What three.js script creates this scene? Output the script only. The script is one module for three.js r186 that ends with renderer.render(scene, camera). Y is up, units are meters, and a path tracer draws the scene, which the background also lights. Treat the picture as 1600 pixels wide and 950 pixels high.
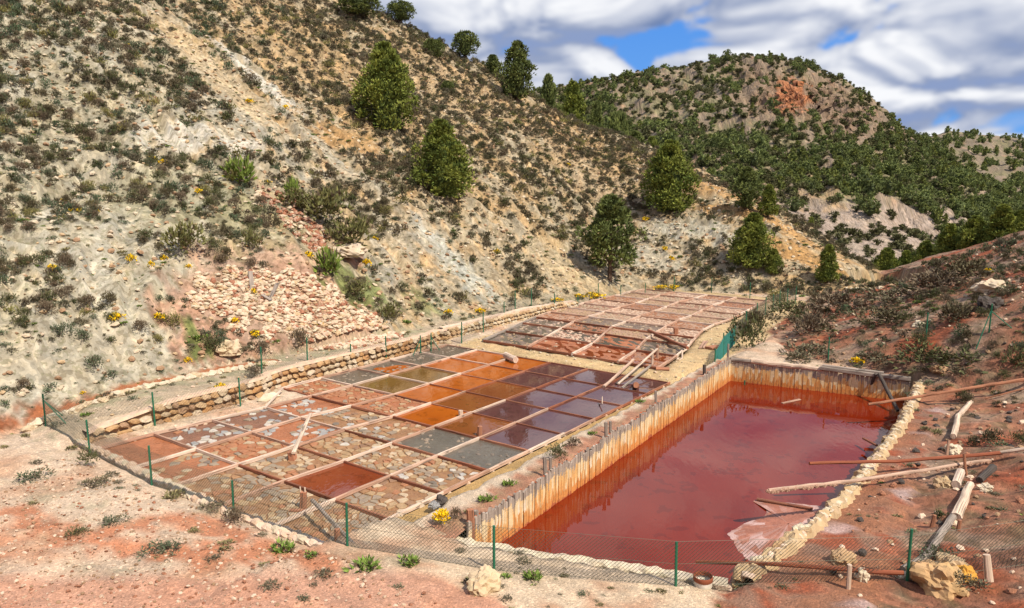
import * as THREE from 'three';
import { createNoise2D, createNoise3D } from 'simplex-noise';
import { mergeGeometries } from 'three/addons/utils/BufferGeometryUtils.js';

// ---------------------------------------------------------------- camera, sky, sun, exposure
const scene = new THREE.Scene();
const camera = new THREE.PerspectiveCamera(42.5, 1600 / 950, 0.1, 2500);
camera.position.set(0, 10, 0);
camera.rotation.set(-0.1638, 0, 0);
const renderer = new THREE.WebGLRenderer({ antialias: true });
renderer.toneMapping = THREE.LinearToneMapping;
renderer.toneMappingExposure = 1.22;
renderer.shadowMap.enabled = true;
const SUN = new THREE.Vector3(0.56, 1.0, 0.56).normalize();
const sun = new THREE.DirectionalLight(0xfff0d8, 5);
sun.position.copy(SUN).multiplyScalar(300); sun.position.z -= 60;
sun.target.position.set(0, 0, -60);
sun.castShadow = true;
sun.shadow.mapSize.set(4096, 4096);
Object.assign(sun.shadow.camera, { left: -160, right: 160, top: 160, bottom: -160, near: 1, far: 800 });
scene.add(sun, sun.target);

// ---------------------------------------------------------------- random numbers and noise
function rngOf(s) { return () => { s = (s + 0x6d2b79f5) | 0; let t = Math.imul(s ^ (s >>> 15), 1 | s); t = (t + Math.imul(t ^ (t >>> 7), 61 | t)) ^ t; return ((t ^ (t >>> 14)) >>> 0) / 4294967296; }; }
const R = rngOf(7), rr = (a, b, r = R) => a + (b - a) * r();
const n2 = createNoise2D(rngOf(11)), n3 = createNoise3D(rngOf(13));
const { clamp, lerp, smoothstep: sst } = THREE.MathUtils;
const ss = (x, a, b) => (a < b ? sst(x, a, b) : 1 - sst(x, b, a));
function fbm(x, y, o = 4) { let s = 0, a = 0.5; for (let i = 0; i < o; i++, a *= 0.5, x = x * 2.03 + 7.1, y = y * 2.03 - 3.7) s += a * n2(x, y); return s; }
function itp(x, T) { if (x <= T[0][0]) return T[0][1]; for (let i = 1; i < T.length; i++) if (x <= T[i][0]) return lerp(T[i - 1][1], T[i][1], (x - T[i - 1][0]) / (T[i][0] - T[i - 1][0])); return T[T.length - 1][1]; }
const mix3 = (a, b, t) => [lerp(a[0], b[0], t), lerp(a[1], b[1], t), lerp(a[2], b[2], t)];
const V = (x, y, z) => new THREE.Vector3(x, y, z);

function puff(x, y) { // distance to the nearest of scattered points: the heads of a cumulus field
  const xi = Math.floor(x), yi = Math.floor(y); let d = 9; for (let i = -1; i < 2; i++) for (let j = -1; j < 2; j++) { const h = Math.sin((xi + i) * 127.1 + (yi + j) * 311.7) * 43758.5453, h2 = Math.sin((xi + i) * 269.5 + (yi + j) * 183.3) * 43758.5453; d = Math.min(d, Math.hypot(xi + i + h - Math.floor(h) - x, yi + j + h2 - Math.floor(h2) - y)); } return d;
}
// the sky: broken grey-white cloud with blue gaps, the same all round
{
  const W = 2048, Hh = 1024, data = new Float32Array(W * Hh * 4);
  for (let j = 0; j < Hh; j++) {
    const el = ((j + 0.5) / Hh - 0.5) * Math.PI, y = Math.sin(el), ce = Math.cos(el);
    for (let i = 0; i < W; i++) {
      const az = ((i + 0.5) / W - 0.5) * 2 * Math.PI, x = Math.cos(az) * ce, z = Math.sin(az) * ce;
      const k = 1 / (Math.max(y, 0) + 0.28), px = x * k * 1.15, pz = z * k * 1.15;
      let c;
      if (y > -0.02) {
        const D = (qx, qz) => {
          const wx = 0.1 * n2(qx * 1.6 + 5, qz * 1.6), wz = 0.1 * n2(qx * 1.6, qz * 1.6 - 9), x1 = qx + wx, z1 = qz + wz;
          const e = 0.06 * n2(x1 * 9, z1 * 9), e2 = 0.06 * n2(x1 * 9 + 40, z1 * 9);
          return 0.42 * n2(x1 * 0.8 + 3.3, z1 * 0.8 + 1.2) + 0.3 * n2(x1 * 1.9 + 8, z1 * 1.9) + 0.75 * (0.62 - puff(x1 * 2.6 + e, z1 * 2.6 + e2)) + 0.34 * (0.6 - puff(x1 * 6.3 + 3 + e * 2, z1 * 6.3 + e2 * 2)) + 0.13 * fbm(x1 * 9, z1 * 9, 3);
        };
        const d = D(px, pz), u = D(px * 0.965 + 0.02, pz * 0.965), cov = ss(d, -0.29, -0.12), edge = clamp((d - u) * 1.9, -0.7, 0.9);
        const tone = clamp(0.5 + 0.55 * edge + 0.28 * ss(d, -0.1, 0.5) - 0.3 * ss(n2(px * 0.7 + 31, pz * 0.9), -0.1, 0.6), 0, 1);
        const blue = mix3([0.05, 0.24, 0.8], [0.16, 0.4, 0.85], ss(y, 0.35, 0));
        const cloud = mix3([0.165, 0.24, 0.44], [0.93, 0.94, 0.97], tone);
        c = mix3(blue, cloud, cov).map((q) => q * 0.84);
      } else c = [0.3, 0.3, 0.3];
      const o = (j * W + i) * 4; data[o] = c[0]; data[o + 1] = c[1]; data[o + 2] = c[2]; data[o + 3] = 1;
    }
  }
  const t = new THREE.DataTexture(data, W, Hh, THREE.RGBAFormat, THREE.FloatType);
  t.mapping = THREE.EquirectangularReflectionMapping; t.magFilter = THREE.LinearFilter; t.minFilter = THREE.LinearFilter; t.needsUpdate = true;
  scene.background = t; scene.environment = t;
}

// ---------------------------------------------------------------- measuring helpers: the photograph's pixels to rays, the salt-works' own grid
const FP = 1222, CP = Math.cos(0.1638), SP = Math.sin(0.1638), EYE = V(0, 10, 0);
function ray(px, py) { const dx = (px - 800) / FP, dy = (475 - py) / FP; return V(dx, dy * CP - SP, -(CP + dy * SP)); }
function atY(px, py, y) { const d = ray(px, py); return d.multiplyScalar((y - 10) / d.y).add(EYE); }
function atD(px, py, dist) { const d = ray(px, py); return d.multiplyScalar(-dist / d.z).add(EYE); }
function pixel(p) { const y = p.y - 10, fw = -y * SP - p.z * CP, up = y * CP - p.z * SP; return fw > 0.1 ? [800 + (FP * p.x) / fw, 475 - (FP * up) / fw, fw] : [-9999, -9999, 1]; }
const SA = 2.321, SB = 2.37, YAW = 0.6358, cY = Math.cos(YAW), sY = Math.sin(YAW), OX = -1.711, OZ = -31.92;
function AB(a, b, y = 0) { const u = (a - 4) * SA, v = (b - 5) * SB; return V(OX + u * cY - v * sY, y, OZ + u * sY + v * cY); }
function abOf(x, z) { const dx = x - OX, dz = z - OZ; return [4 + (dx * cY + dz * sY) / SA, 5 + (-dx * sY + dz * cY) / SB]; }

// ---------------------------------------------------------------- relief
const aWall = (b) => itp(b, [[-7, -0.55], [1, -0.5], [1.6, -0.3], [6, -0.32], [6.7, 0.0], [11, 0.0]]);
const embank = (b) => itp(b, [[-9, 0.25], [-6, 0.5], [-3, 0.85], [8.4, 0.85], [9.8, 0.45], [10.3, 0.12]]);
const aHill = (b) => itp(b, [[-4, -1.05], [2, -1.15], [5, -1.35], [7, -1.75], [12, -1.95]]);
const aBank = (b) => itp(b, [[-14, 4.6], [-10.6, 5.4], [-5, 6.0], [-2.6, 7.3], [-1.7, 9.6], [-1, 10.9], [3, 11.1], [10, 11.6], [16, 12]]);
const POND = [[7.17, 8.87], [6.5, -1.08], [10.06, -1.62], [10.3, 1.3], [10.33, 4.0], [10.3, 5.5], [10.15, 7.0], [9.98, 8.0]];
function sdPond(a, b) { // metres, negative inside
  let d = 1e9, inside = false;
  const x = a * SA, y = b * SB;
  for (let i = 0, j = POND.length - 1; i < POND.length; j = i++) {
    const xi = POND[i][0] * SA, yi = POND[i][1] * SB, xj = POND[j][0] * SA, yj = POND[j][1] * SB;
    const ex = xj - xi, ey = yj - yi, t = clamp(((x - xi) * ex + (y - yi) * ey) / (ex * ex + ey * ey), 0, 1);
    d = Math.min(d, Math.hypot(x - xi - ex * t, y - yi - ey * t));
    if (yi > y !== yj > y && x < ((xj - xi) * (y - yi)) / (yj - yi) + xi) inside = !inside;
  }
  return inside ? -d : d;
}
const U0 = (b) => itp(b, [[-10, -0.3], [-8.6, -0.46], [-5, -0.47], [-4, -0.43], [-3, -0.26], [-2.1, -0.08], [-1.17, 0.18], [-0.13, 0.42], [0.1, 0.5]]);
const U1 = (b) => itp(b, [[-10.1, 0.85], [-9.5, 0.75], [-7.6, 0.88], [-6, 0.9], [-4.4, 0.88], [-3.1, 1.03], [-1.56, 1.37], [0.26, 1.91]]);
const U2 = (b) => itp(b, [[-10.3, 2.1], [-8.2, 1.96], [-6.5, 2.05], [-5, 2.14], [-3.3, 2.22], [-1.34, 2.85], [0.06, 3.2]]);
const U3 = (b) => itp(b, [[-10.2, 3.15], [-8.5, 3.1], [-6.4, 3.3], [-5.1, 3.37], [-3.57, 3.5], [-2.66, 3.71], [-1.6, 3.96], [-0.13, 4.43]]);
const U4 = (b) => itp(b, [[-9.85, 4.28], [-8.3, 4.33], [-7.4, 4.44], [-6, 4.49], [-4.7, 4.42], [-3.6, 4.61], [-1.9, 5.08], [0, 5.4]]);
let HEAP = null, ridgeL = null, ridgeR = null;
const VALLEY = -5;
function slopes(x, z, a, b) { // the hillside behind the pans, before its far side falls away
  const s1 = (aHill(b) - a) * SA, s2 = (-10.85 - 0.33 * (a + 1) - b) * SB;
  const bank = 0.7 * ss(b, 5.5, 8);
  let h1 = s1 > 0 ? 0.66 * s1 + bank * ss(s1, 0.2, 3) : 0.8 * s1;
  h1 -= 0.0012 * Math.max(0, s1 - 25) ** 2 * 0.5;
  const h2 = 0.42 * s2;
  return 0.85 + Math.max(h1, h2) + 0.6 * Math.exp(-Math.abs(h1 - h2) / 1.5);
}
function bankH(a, b) { const s0 = Math.max(0, a - aBank(b)), s = Math.min(s0, 6.5); if (s0 > 6.5) return 5.34 + Math.min(6, 0.35 * (s0 - 6.5)); return 0.42 + 0.4 * s + 0.055 * s * s; }
function polyDist(L, x, z) { // signed distance beyond a ridge line running from left to right, and the ridge's height there
  let best = 1e18, y = 0, sgn = 1;
  for (let i = 1; i < L.length; i++) {
    const p = L[i - 1], q = L[i], ex = q.x - p.x, ez = q.z - p.z, t = clamp(((x - p.x) * ex + (z - p.z) * ez) / (ex * ex + ez * ez), 0, 1);
    const dx = x - p.x - ex * t, dz = z - p.z - ez * t, d = dx * dx + dz * dz;
    if (d < best) { best = d; y = lerp(p.y, q.y, t); sgn = ex * (z - p.z) - ez * (x - p.x) < 0 ? 1 : -1; }
  }
  return [Math.sqrt(best) * sgn, y];
}
// which ground lies at a point: 0 flat ground, 1 hillside, 2 red bank
function relief(x, z) {
  const [a, b] = abOf(x, z);
  let h = 0.08, kind = 0;
  // the camera's own slope, behind the frame's lower edge
  const front = 0.16 * ss(b, 10, 10.8) + 0.05 * Math.max(0, b - 10.8);
  if (b > 10) h += Math.min(front, 0.7);
  if (a > 6 && b > 8.3) h = Math.max(h, 0.18 + 0.25 * ss(b, 8.6, 10.2));
  h += 0.56 * Math.max(0, z + 15.2);
  const aw = aWall(b);
  if (a < aw + 0.02 && b < 10.4) h = Math.max(h, lerp(h, embank(b), ss(a, aw + 0.0, aw - 0.15)));
  if (b < 0.7) h = Math.max(h, 0.2 * ss(b, 0.8, 0.5));
  if (a > 6.02 && a < 7.3 && b > -1.6 && b < 9.3) h = Math.max(h, 0.3 * ss(a, 6.2, 6.45));
  if (a > 10.2 || (b < -1.1 && a > 6.4)) h = Math.max(h, a > 10.2 ? 0.28 + 0.1 * ss(a, 10.6, 11) : 0.42);
  const bk = bankH(a, b);
  if (a > aBank(b) && bk > h) { h = bk; kind = 2; }
  if (ridgeR && kind === 2) {
    const [d, y] = polyDist(ridgeR, x, z);
    if (d > 0) { const c = y - 0.02 * d * d - 0.1 * d; if (c < h) h = Math.max(c, VALLEY + 0.6 * n2(x / 30, z / 30)); }
  }
  const s = slopes(x, z, a, b);
  if (s > h || (ridgeL && (a < aHill(b) || s > 0.85))) {
    let hs = s;
    if (ridgeL) {
      const [d, y] = polyDist(ridgeL, x, z);
      if (d > 0) { hs = Math.max(Math.min(s, y - 0.05 * d - Math.min(0.02 * d * d, 0.45 * d)), VALLEY + 0.6 * n2(x / 30, z / 30)); if (kind !== 2 || hs > h) { h = hs; kind = 1; } }
      else if (hs > h) { h = hs; kind = 1; }
    } else { h = hs; kind = 1; }
  }
  if (HEAP && kind === 1) h += HEAP.h * Math.exp(-(((x - HEAP.x) / HEAP.sx) ** 2) - ((z - HEAP.z) / HEAP.sz) ** 2);
  return [h, kind, a, b];
}
function hit(px, py, far = 400) {
  const d = ray(px, py); let t0 = 9;
  for (let t = 10; t < far; t += 0.3 + t * 0.004) {
    if (10 + d.y * t < relief(d.x * t, d.z * t)[0]) {
      let lo = t0, hi = t;
      for (let i = 0; i < 16; i++) { const m = (lo + hi) / 2; if (10 + d.y * m < relief(d.x * m, d.z * m)[0]) hi = m; else lo = m; }
      return V(d.x * hi, 10 + d.y * hi, d.z * hi);
    }
    t0 = t;
  }
  return atD(px, py, far * 0.5);
}
{
  const L = [[200, -90], [330, -60], [450, -25], [560, 14], [640, 42], [700, 70], [740, 88], [790, 122], [830, 150], [880, 178], [920, 200], [975, 235], [1040, 277], [1095, 300], [1150, 336], [1230, 386], [1285, 434]].map(([x, y]) => hit(x, y));
  const B = [[1225, 470], [1262, 463], [1330, 453], [1400, 441], [1450, 432], [1500, 418], [1540, 402], [1592, 378], [1700, 335]].map(([x, y]) => hit(x, y));
  const p0 = L[0]; L.unshift(V(p0.x - 160, p0.y + 15, p0.z + 10));
  const e = L[L.length - 1];
  L.push(V(e.x + 4, e.y - 0.6, e.z + 2.4), V(e.x + 120, e.y - 6, e.z + 36));
  const f = B[B.length - 1]; B.push(V(f.x + 120, f.y + 10, f.z + 30));
  const g0 = B[0]; B.unshift(V(g0.x - 4, g0.y - 0.6, g0.z - 2));
  ridgeL = L; ridgeR = B;
  const c = hit(455, 460); HEAP = { x: c.x, z: c.z, sx: 5.5, sz: 4.2, h: 0.9 };
}
const inQuad = (a, b) => (b > 0.93 && b < 9.95 && a > (b < 6.0 ? -0.16 : itp(b, [[5.5, 0.83], [7, 0.69], [9, 0.47], [10, 0.44]])) && a < 6.0) || (b < 0.4 && b > -10.15 && a > U0(b) && a < U4(b));
function groundH(x, z) {
  let [h, kind, a, b] = relief(x, z);
  const n = 0.05 * n2(x * 0.9, z * 0.9) + 0.025 * n2(x * 2.3 + 9, z * 2.3);
  if (kind === 1) {
    const u = a * SA, v = b * SB, up = clamp((h - 0.9) / 3, 0, 1);
    const warp = 1.4 * n2(u * 0.06, v * 0.06);
    const rill = 1 - Math.abs(n2(v * 0.22 + warp, u * 0.05)), rill2 = 1 - Math.abs(n2(v * 0.6 + warp * 2 + 30, u * 0.13));
    h += up * (0.9 * (rill - 0.55) + 0.34 * (rill2 - 0.5) + 1.1 * n2(u * 0.035 + 4, v * 0.035)) + (0.16 * up + 0.04) * fbm(x * 0.5, z * 0.5, 2) + 0.2 * up * Math.max(0, n2(x * 0.4 + 20, z * 0.4)) + 0.3 * n * (1 - up);
  } else if (kind === 2) h += 0.14 * n2(x * 0.28, z * 0.28) * clamp((a - aBank(b)) * 1.5, 0, 1) - 0.12 + 0.1 * n2(x * 0.8, z * 0.8) + n;
  else h += n * (b > 10.2 || a > 10.6 ? 1.3 : 0.5) + (b > 10.2 ? 0.05 * n2(x * 0.35, z * 0.35) : 0);
  if (inQuad(a, b)) h = -0.22;
  if (a > 5.98 && a < 7.4 && b > -1.3 && b < 9.0) h = Math.min(h, lerp(h, -0.2, ss(a, 6.0, 6.1)));
  if (a > 6.2 && a < 11 && b > -2.2 && b < 9.4) { const d = sdPond(a, b); if (d < 0.36) h = Math.min(h, lerp(-1.6, h, ss(d, 0.06, 0.36))); }
  return h;
}
const ground = (p) => { p.y = groundH(p.x, p.z); return p; };

// ---------------------------------------------------------------- textures (what surfaces are made of)
const lat = new Float32Array(65536); { const r = rngOf(5); for (let i = 0; i < 65536; i++) lat[i] = r(); }
function vn(x, y, p, s) { // value noise that repeats every p cells
  const xi = Math.floor(x), yi = Math.floor(y); let fx = x - xi, fy = y - yi; fx = fx * fx * (3 - 2 * fx); fy = fy * fy * (3 - 2 * fy);
  const q = (i, j) => lat[((((i % p) + p) % p) * 251 + (((j % p) + p) % p) * 57 + s * 1013) & 65535];
  return lerp(lerp(q(xi, yi), q(xi + 1, yi), fx), lerp(q(xi, yi + 1), q(xi + 1, yi + 1), fx), fy);
}
const vf = (u, v, p, o, s) => { let t = 0, a = 0.5, w = 0; for (let i = 0; i < o; i++, a *= 0.55, p *= 2) { t += a * vn(u * p, v * p, p, s + i); w += a; } return t / w; };
const toS = (c) => (c <= 0.0031308 ? 12.92 * c : 1.055 * Math.pow(c, 1 / 2.4) - 0.055);
function tex(W, Hh, f, srgb = true, wrap = true) {
  const d = new Uint8Array(W * Hh * 4);
  for (let j = 0; j < Hh; j++) for (let i = 0; i < W; i++) {
    const c = f((i + 0.5) / W, (j + 0.5) / Hh), o = (j * W + i) * 4;
    for (let k = 0; k < 3; k++) d[o + k] = clamp(Math.round((srgb ? toS(Math.max(0, c[k])) : c[k]) * 255), 0, 255);
    d[o + 3] = 255;
  }
  const t = new THREE.DataTexture(d, W, Hh, THREE.RGBAFormat);
  if (srgb) t.colorSpace = THREE.SRGBColorSpace;
  t.wrapS = t.wrapT = wrap ? THREE.RepeatWrapping : THREE.ClampToEdgeWrapping;
  t.magFilter = THREE.LinearFilter; t.minFilter = THREE.LinearMipmapLinearFilter; t.generateMipmaps = true; t.needsUpdate = true;
  return t;
}
const grey = (f) => (u, v) => { const g = f(u, v); return [g, g, g]; };
const soilMap = tex(1024, 1024, (u, v) => {
  const c = vf(u, v, 6, 5, 1), f = vf(u, v, 96, 3, 9), g = vf(u, v, 220, 2, 21);
  let k = 0.5 + 0.35 * c + 0.3 * (f - 0.5) + 0.25 * (g - 0.5);
  if (f > 0.68) k += 0.22; if (g < 0.24) k -= 0.2;
  const w = 0.06 * (vf(u, v, 24, 3, 30) - 0.5);
  return [k * (1 + w), k, k * (1 - 1.4 * w)];
});
// blotchy marl and stony soil of the slopes, with specks of herbs and pebbles
const hillMap = tex(2048, 2048, (u, v) => {
  const c = vf(u, v, 8, 4, 141), f = vf(u, v, 56, 3, 145), g = vf(u, v, 150, 2, 149), hb = vf(u, v, 64, 3, 153);
  let k = 0.62 + 0.3 * (c - 0.5) + 0.3 * (f - 0.5) + 0.1 * (g - 0.5), q = [k, k, k];
  const st = vf(u, v, 40, 2, 161); if (st > 0.64) q = [k + 0.2, k + 0.19, k + 0.18]; if (st < 0.34) q = [k * 0.72, k * 0.7, k * 0.66];
  if (hb > 0.58) q = mix3(q, [k * 0.5, k * 0.54, k * 0.4], 0.5 * ss(hb, 0.62, 0.68));
  const w = 0.1 * (vf(u, v, 20, 3, 158) - 0.5); return [q[0] * (1 + w), q[1], q[2] * (1 - 1.5 * w)];
});
const soilBump = tex(1024, 1024, grey((u, v) => 0.5 * vf(u, v, 12, 5, 1) + 0.5 * vf(u, v, 110, 3, 9)), false);
const rockMap = tex(512, 512, (u, v) => { const c = vf(u, v, 5, 6, 40), s = vf(u, v, 40, 3, 44); const k = 0.55 + 0.45 * c + (s > 0.66 ? -0.14 : 0) + 0.12 * (s - 0.5); return [k, k * (0.97 + 0.06 * vf(u, v, 7, 2, 50)), k * (0.9 + 0.14 * vf(u, v, 9, 2, 53))]; });
const rockBump = tex(512, 512, grey((u, v) => vf(u, v, 9, 6, 40)), false);
const woodMap = tex(512, 512, (u, v) => { const g = vn(u * 64, v * 3, 64, 60) * 0.5 + vn(u * 128, v * 6, 128, 61) * 0.3 + vf(u, v, 6, 4, 62) * 0.4; const cr = vn(u * 40, v * 3, 40, 65) > 0.74 ? 0.42 : 1, st = vf(u, v, 5, 4, 67); const k = (0.3 + 0.62 * g) * cr * (0.72 + 0.5 * st); return [k, k * 0.97, k * 0.94]; });
const woodBump = tex(512, 512, grey((u, v) => vn(u * 64, v * 3, 64, 60) * 0.6 + vn(u * 128, v * 6, 128, 61) * 0.4), false);
// timber of the pond wall: iron stain rising in tongues, cream salt crust, weathered grey tips (v = 0 at the water, 1 at the top)
const plankMap = tex(1024, 256, (u, v) => {
  const st = vn(u * 160, v * 2, 160, 70), st2 = vn(u * 60, v * 3, 60, 74), f = vf(u, v, 80, 3, 77);
  const t1 = 0.26 + 0.5 * st * (0.4 + st2), t2 = 0.16 + 0.22 * st2 * st, t3 = 0.88 - 0.34 * st * st2 + 0.14 * (f - 0.5);
  let c = mix3([0.78, 0.66, 0.42], [0.74, 0.48, 0.2], ss(st2, 0.4, 0.75));
  if (st > 0.72) c = [0.8, 0.74, 0.6];
  if (v < t1 + 0.1 * (f - 0.5)) c = mix3([0.72, 0.27, 0.06], [0.6, 0.33, 0.12], st);
  if (v < t2 + 0.1 * (f - 0.5)) c = [0.42, 0.12, 0.05];
  if (v > t3) c = mix3([0.52, 0.47, 0.42], [0.22, 0.19, 0.17], st);
  if (vn(u * 300, v * 3, 300, 79) > 0.85) c = [c[0] * 0.55, c[1] * 0.5, c[2] * 0.5];
  const k = 0.75 + 0.4 * f; return [c[0] * k, c[1] * k, c[2] * k];
});
const mudMap = tex(512, 512, (u, v) => { const c = vf(u, v, 4, 6, 80), f = vf(u, v, 40, 3, 86); const k = 0.5 + 0.55 * c + 0.3 * (f - 0.5); return [k, k * (0.92 + 0.16 * f), k * (0.9 + 0.2 * f)]; });
const wetMap = tex(512, 512, grey((u, v) => 0.12 + 0.75 * ss(vf(u, v, 5, 5, 90), 0.36, 0.62)), false);
const gravelMap = tex(1024, 1024, (u, v) => { const a = vf(u, v, 64, 2, 100), b = vf(u, v, 30, 2, 104), c = vf(u, v, 5, 4, 108); let k = 0.42 + 0.4 * c; if (a > 0.56) k += 0.3; if (a < 0.34) k -= 0.18; const w = b - 0.5; return [k * (1 + 0.2 * w), k, k * (1 - 0.3 * w)]; });
const rippleBump = tex(1024, 1024, grey((u, v) => 0.5 * vn(u * 60, v * 22, 2048, 120) + 0.3 * vn(u * 130 + v * 20, v * 50, 2048, 123) + 0.2 * vf(u, v, 9, 3, 125)), false);
const brineMap = tex(512, 512, (u, v) => { const c = vf(u, v, 3, 5, 130), f = vf(u, v, 22, 4, 135); let k = 0.62 + 0.4 * c; if (f > 0.66) k *= 0.8; return [k, k * (0.9 + 0.2 * c), k]; });
const rep = (t, s, s2 = s) => { const c = t.clone(); c.repeat.set(s, s2); c.needsUpdate = true; return c; };
function std(o) { return new THREE.MeshStandardMaterial({ roughness: 0.92, metalness: 0, side: THREE.DoubleSide, ...o }); }
const rgb = (r, g, b) => new THREE.Color().setRGB(r, g, b);

// ---------------------------------------------------------------- objects
const used = {};
function numbered(n) { const k = (used[n] = (used[n] ?? -1) + 1); return k ? n + '_' + String(k).padStart(3, '0') : n; }
function tag(o, label, category, group, kind) { if (label) o.userData.label = label; if (category) o.userData.category = category; if (group) o.userData.group = group; if (kind) o.userData.kind = kind; return o; }
function shade(m) { m.castShadow = true; m.receiveShadow = true; return m; }
function mesh(name, g, m, parent) { const o = shade(new THREE.Mesh(g, m)); o.name = parent ? name : numbered(name); (parent ?? scene).add(o); return o; }
function thing(name, label, category, pos, group) { const o = new THREE.Group(); o.name = numbered(name); if (pos) o.position.copy(pos); tag(o, label, category, group); scene.add(o); return o; }
function copyOf(o, label) { const c = o.clone(); c.userData = { ...o.userData }; c.name = numbered(o.name.replace(/_\d{3}$/, '')); if (label) c.userData.label = label; scene.add(c); return c; }

class Tri { // loose triangles with colours and uv
  constructor() { this.p = []; this.c = []; this.u = []; }
  t(a, b, c, col, ua, ub, uc) { this.p.push(a.x, a.y, a.z, b.x, b.y, b.z, c.x, c.y, c.z); if (col) this.c.push(...col, ...col, ...col); if (ua) this.u.push(...ua, ...ub, ...uc); else this.u.push(a.x + 0.3 * a.y, a.z + 0.7 * a.y, b.x + 0.3 * b.y, b.z + 0.7 * b.y, c.x + 0.3 * c.y, c.z + 0.7 * c.y); }
  q(a, b, c, d, col, ua, ub, uc, ud) { this.t(a, b, c, col, ua, ub, uc); this.t(a, c, d, col, ua, uc, ud); }
  geo() { const g = new THREE.BufferGeometry(); g.setAttribute('position', new THREE.Float32BufferAttribute(this.p, 3)); if (this.c.length) g.setAttribute('color', new THREE.Float32BufferAttribute(this.c, 3)); g.setAttribute('uv', new THREE.Float32BufferAttribute(this.u, 2)); g.computeVertexNormals(); return g; }
}
// a bar with chamfered edges from p to q; up is the direction of its height
function bar(p, q, w, h, seed = 0, up = V(0, 1, 0), into) {
  const T = into ?? new Tri(), d = q.clone().sub(p), L = d.length(); d.normalize();
  const s = d.clone().cross(up).normalize(), n = s.clone().cross(d).normalize(), ch = Math.min(w, h) * 0.18, r = rngOf(seed * 977 + 3);
  const prof = [[-w / 2 + ch, -h / 2], [w / 2 - ch, -h / 2], [w / 2, -h / 2 + ch], [w / 2, h / 2 - ch], [w / 2 - ch, h / 2], [-w / 2 + ch, h / 2], [-w / 2, h / 2 - ch], [-w / 2, -h / 2 + ch]];
  const steps = Math.max(1, Math.min(3, Math.round(L / 1.1))), rings = [];
  for (let i = 0; i <= steps; i++) {
    const f = i / steps, k = 1 + (r() - 0.5) * 0.16, ox = (r() - 0.5) * w * 0.22, oy = (r() - 0.5) * h * 0.14;
    rings.push(prof.map(([x, y]) => p.clone().addScaledVector(d, f * L).addScaledVector(s, x * k + ox).addScaledVector(n, y * k + oy)));
  }
  const u0 = r() * 5, v0 = r() * 5;
  for (let i = 0; i < steps; i++) for (let k = 0; k < 8; k++) {
    const k2 = (k + 1) % 8, A = rings[i], B = rings[i + 1], va = v0 + (i / steps) * L * 0.35, vb = v0 + ((i + 1) / steps) * L * 0.35, ua = u0 + k * 0.06, ub = ua + 0.06;
    T.q(A[k], A[k2], B[k2], B[k], null, [ua, va], [ub, va], [ub, vb], [ua, vb]);
  }
  for (let k = 1; k < 7; k++) { T.t(rings[0][0], rings[0][k + 1], rings[0][k]); const E = rings[steps]; T.t(E[0], E[k], E[k + 1]); }
  return into ? T : T.geo();
}
// a tapered, slightly crooked round pole through points
function pole(pts, r0, r1, seed = 0, sides = 8, crook = 0.15) {
  const r = rngOf(seed * 331 + 9), T = new Tri(), P = [];
  for (let i = 1; i < pts.length; i++) { const n = Math.max(1, Math.round(pts[i].distanceTo(pts[i - 1]) / 0.5)); for (let k = i === 1 ? 0 : 1; k <= n; k++) P.push(pts[i - 1].clone().lerp(pts[i], k / n)); }
  const N = P.length, rings = P.map((p, i) => {
    const d = P[Math.min(N - 1, i + 1)].clone().sub(P[Math.max(0, i - 1)]).normalize(), s = d.clone().cross(Math.abs(d.y) > 0.9 ? V(1, 0, 0) : V(0, 1, 0)).normalize(), n = s.clone().cross(d);
    const rad = lerp(r0, r1, i / (N - 1)), ox = (r() - 0.5) * rad * crook * 2, oy = (r() - 0.5) * rad * crook * 2, out = [];
    for (let k = 0; k < sides; k++) { const t = (k / sides) * Math.PI * 2, q = rad * (1 + (r() - 0.5) * crook); out.push(p.clone().addScaledVector(s, Math.cos(t) * q + ox).addScaledVector(n, Math.sin(t) * q + oy)); }
    return out;
  });
  for (let i = 1; i < N; i++) for (let k = 0; k < sides; k++) { const k2 = (k + 1) % sides; T.q(rings[i - 1][k], rings[i][k], rings[i][k2], rings[i - 1][k2], null, [k * 0.08, i * 0.2], [k * 0.08, i * 0.2 + 0.2], [k * 0.08 + 0.08, i * 0.2 + 0.2], [k * 0.08 + 0.08, i * 0.2]); }
  for (const [g, p, f] of [[rings[0], P[0], 1], [rings[N - 1], P[N - 1], -1]]) for (let k = 0; k < sides; k++) { const k2 = (k + 1) % sides; f > 0 ? T.t(p, g[k], g[k2]) : T.t(p, g[k2], g[k]); }
  return T.geo();
}
function rockGeo(seed, sx = 1, sy = 1, sz = 1, det = 1, rough = 0.28) {
  const g0 = new THREE.IcosahedronGeometry(1, det), p = g0.attributes.position, v = V(0, 0, 0), uv = [];
  for (let i = 0; i < p.count; i++) {
    v.fromBufferAttribute(p, i); const k = 1 + rough * n3(v.x * 0.9 + seed * 7.3, v.y * 0.9, v.z * 0.9) + rough * 0.45 * n3(v.x * 2.4, v.y * 2.4 + seed * 3.1, v.z * 2.4);
    v.multiplyScalar(k); v.y = Math.max(v.y, -0.55); v.x = Math.round(v.x * 5) / 5 * 0.35 + v.x * 0.65;
    p.setXYZ(i, v.x * sx, v.y * sy, v.z * sz); uv.push((v.x + v.y * 0.4) * 0.4 * sx, (v.z + v.y * 0.6) * 0.4 * sz);
  }
  g0.setAttribute('uv', new THREE.Float32BufferAttribute(uv, 2)); g0.computeVertexNormals(); return g0;
}

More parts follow.
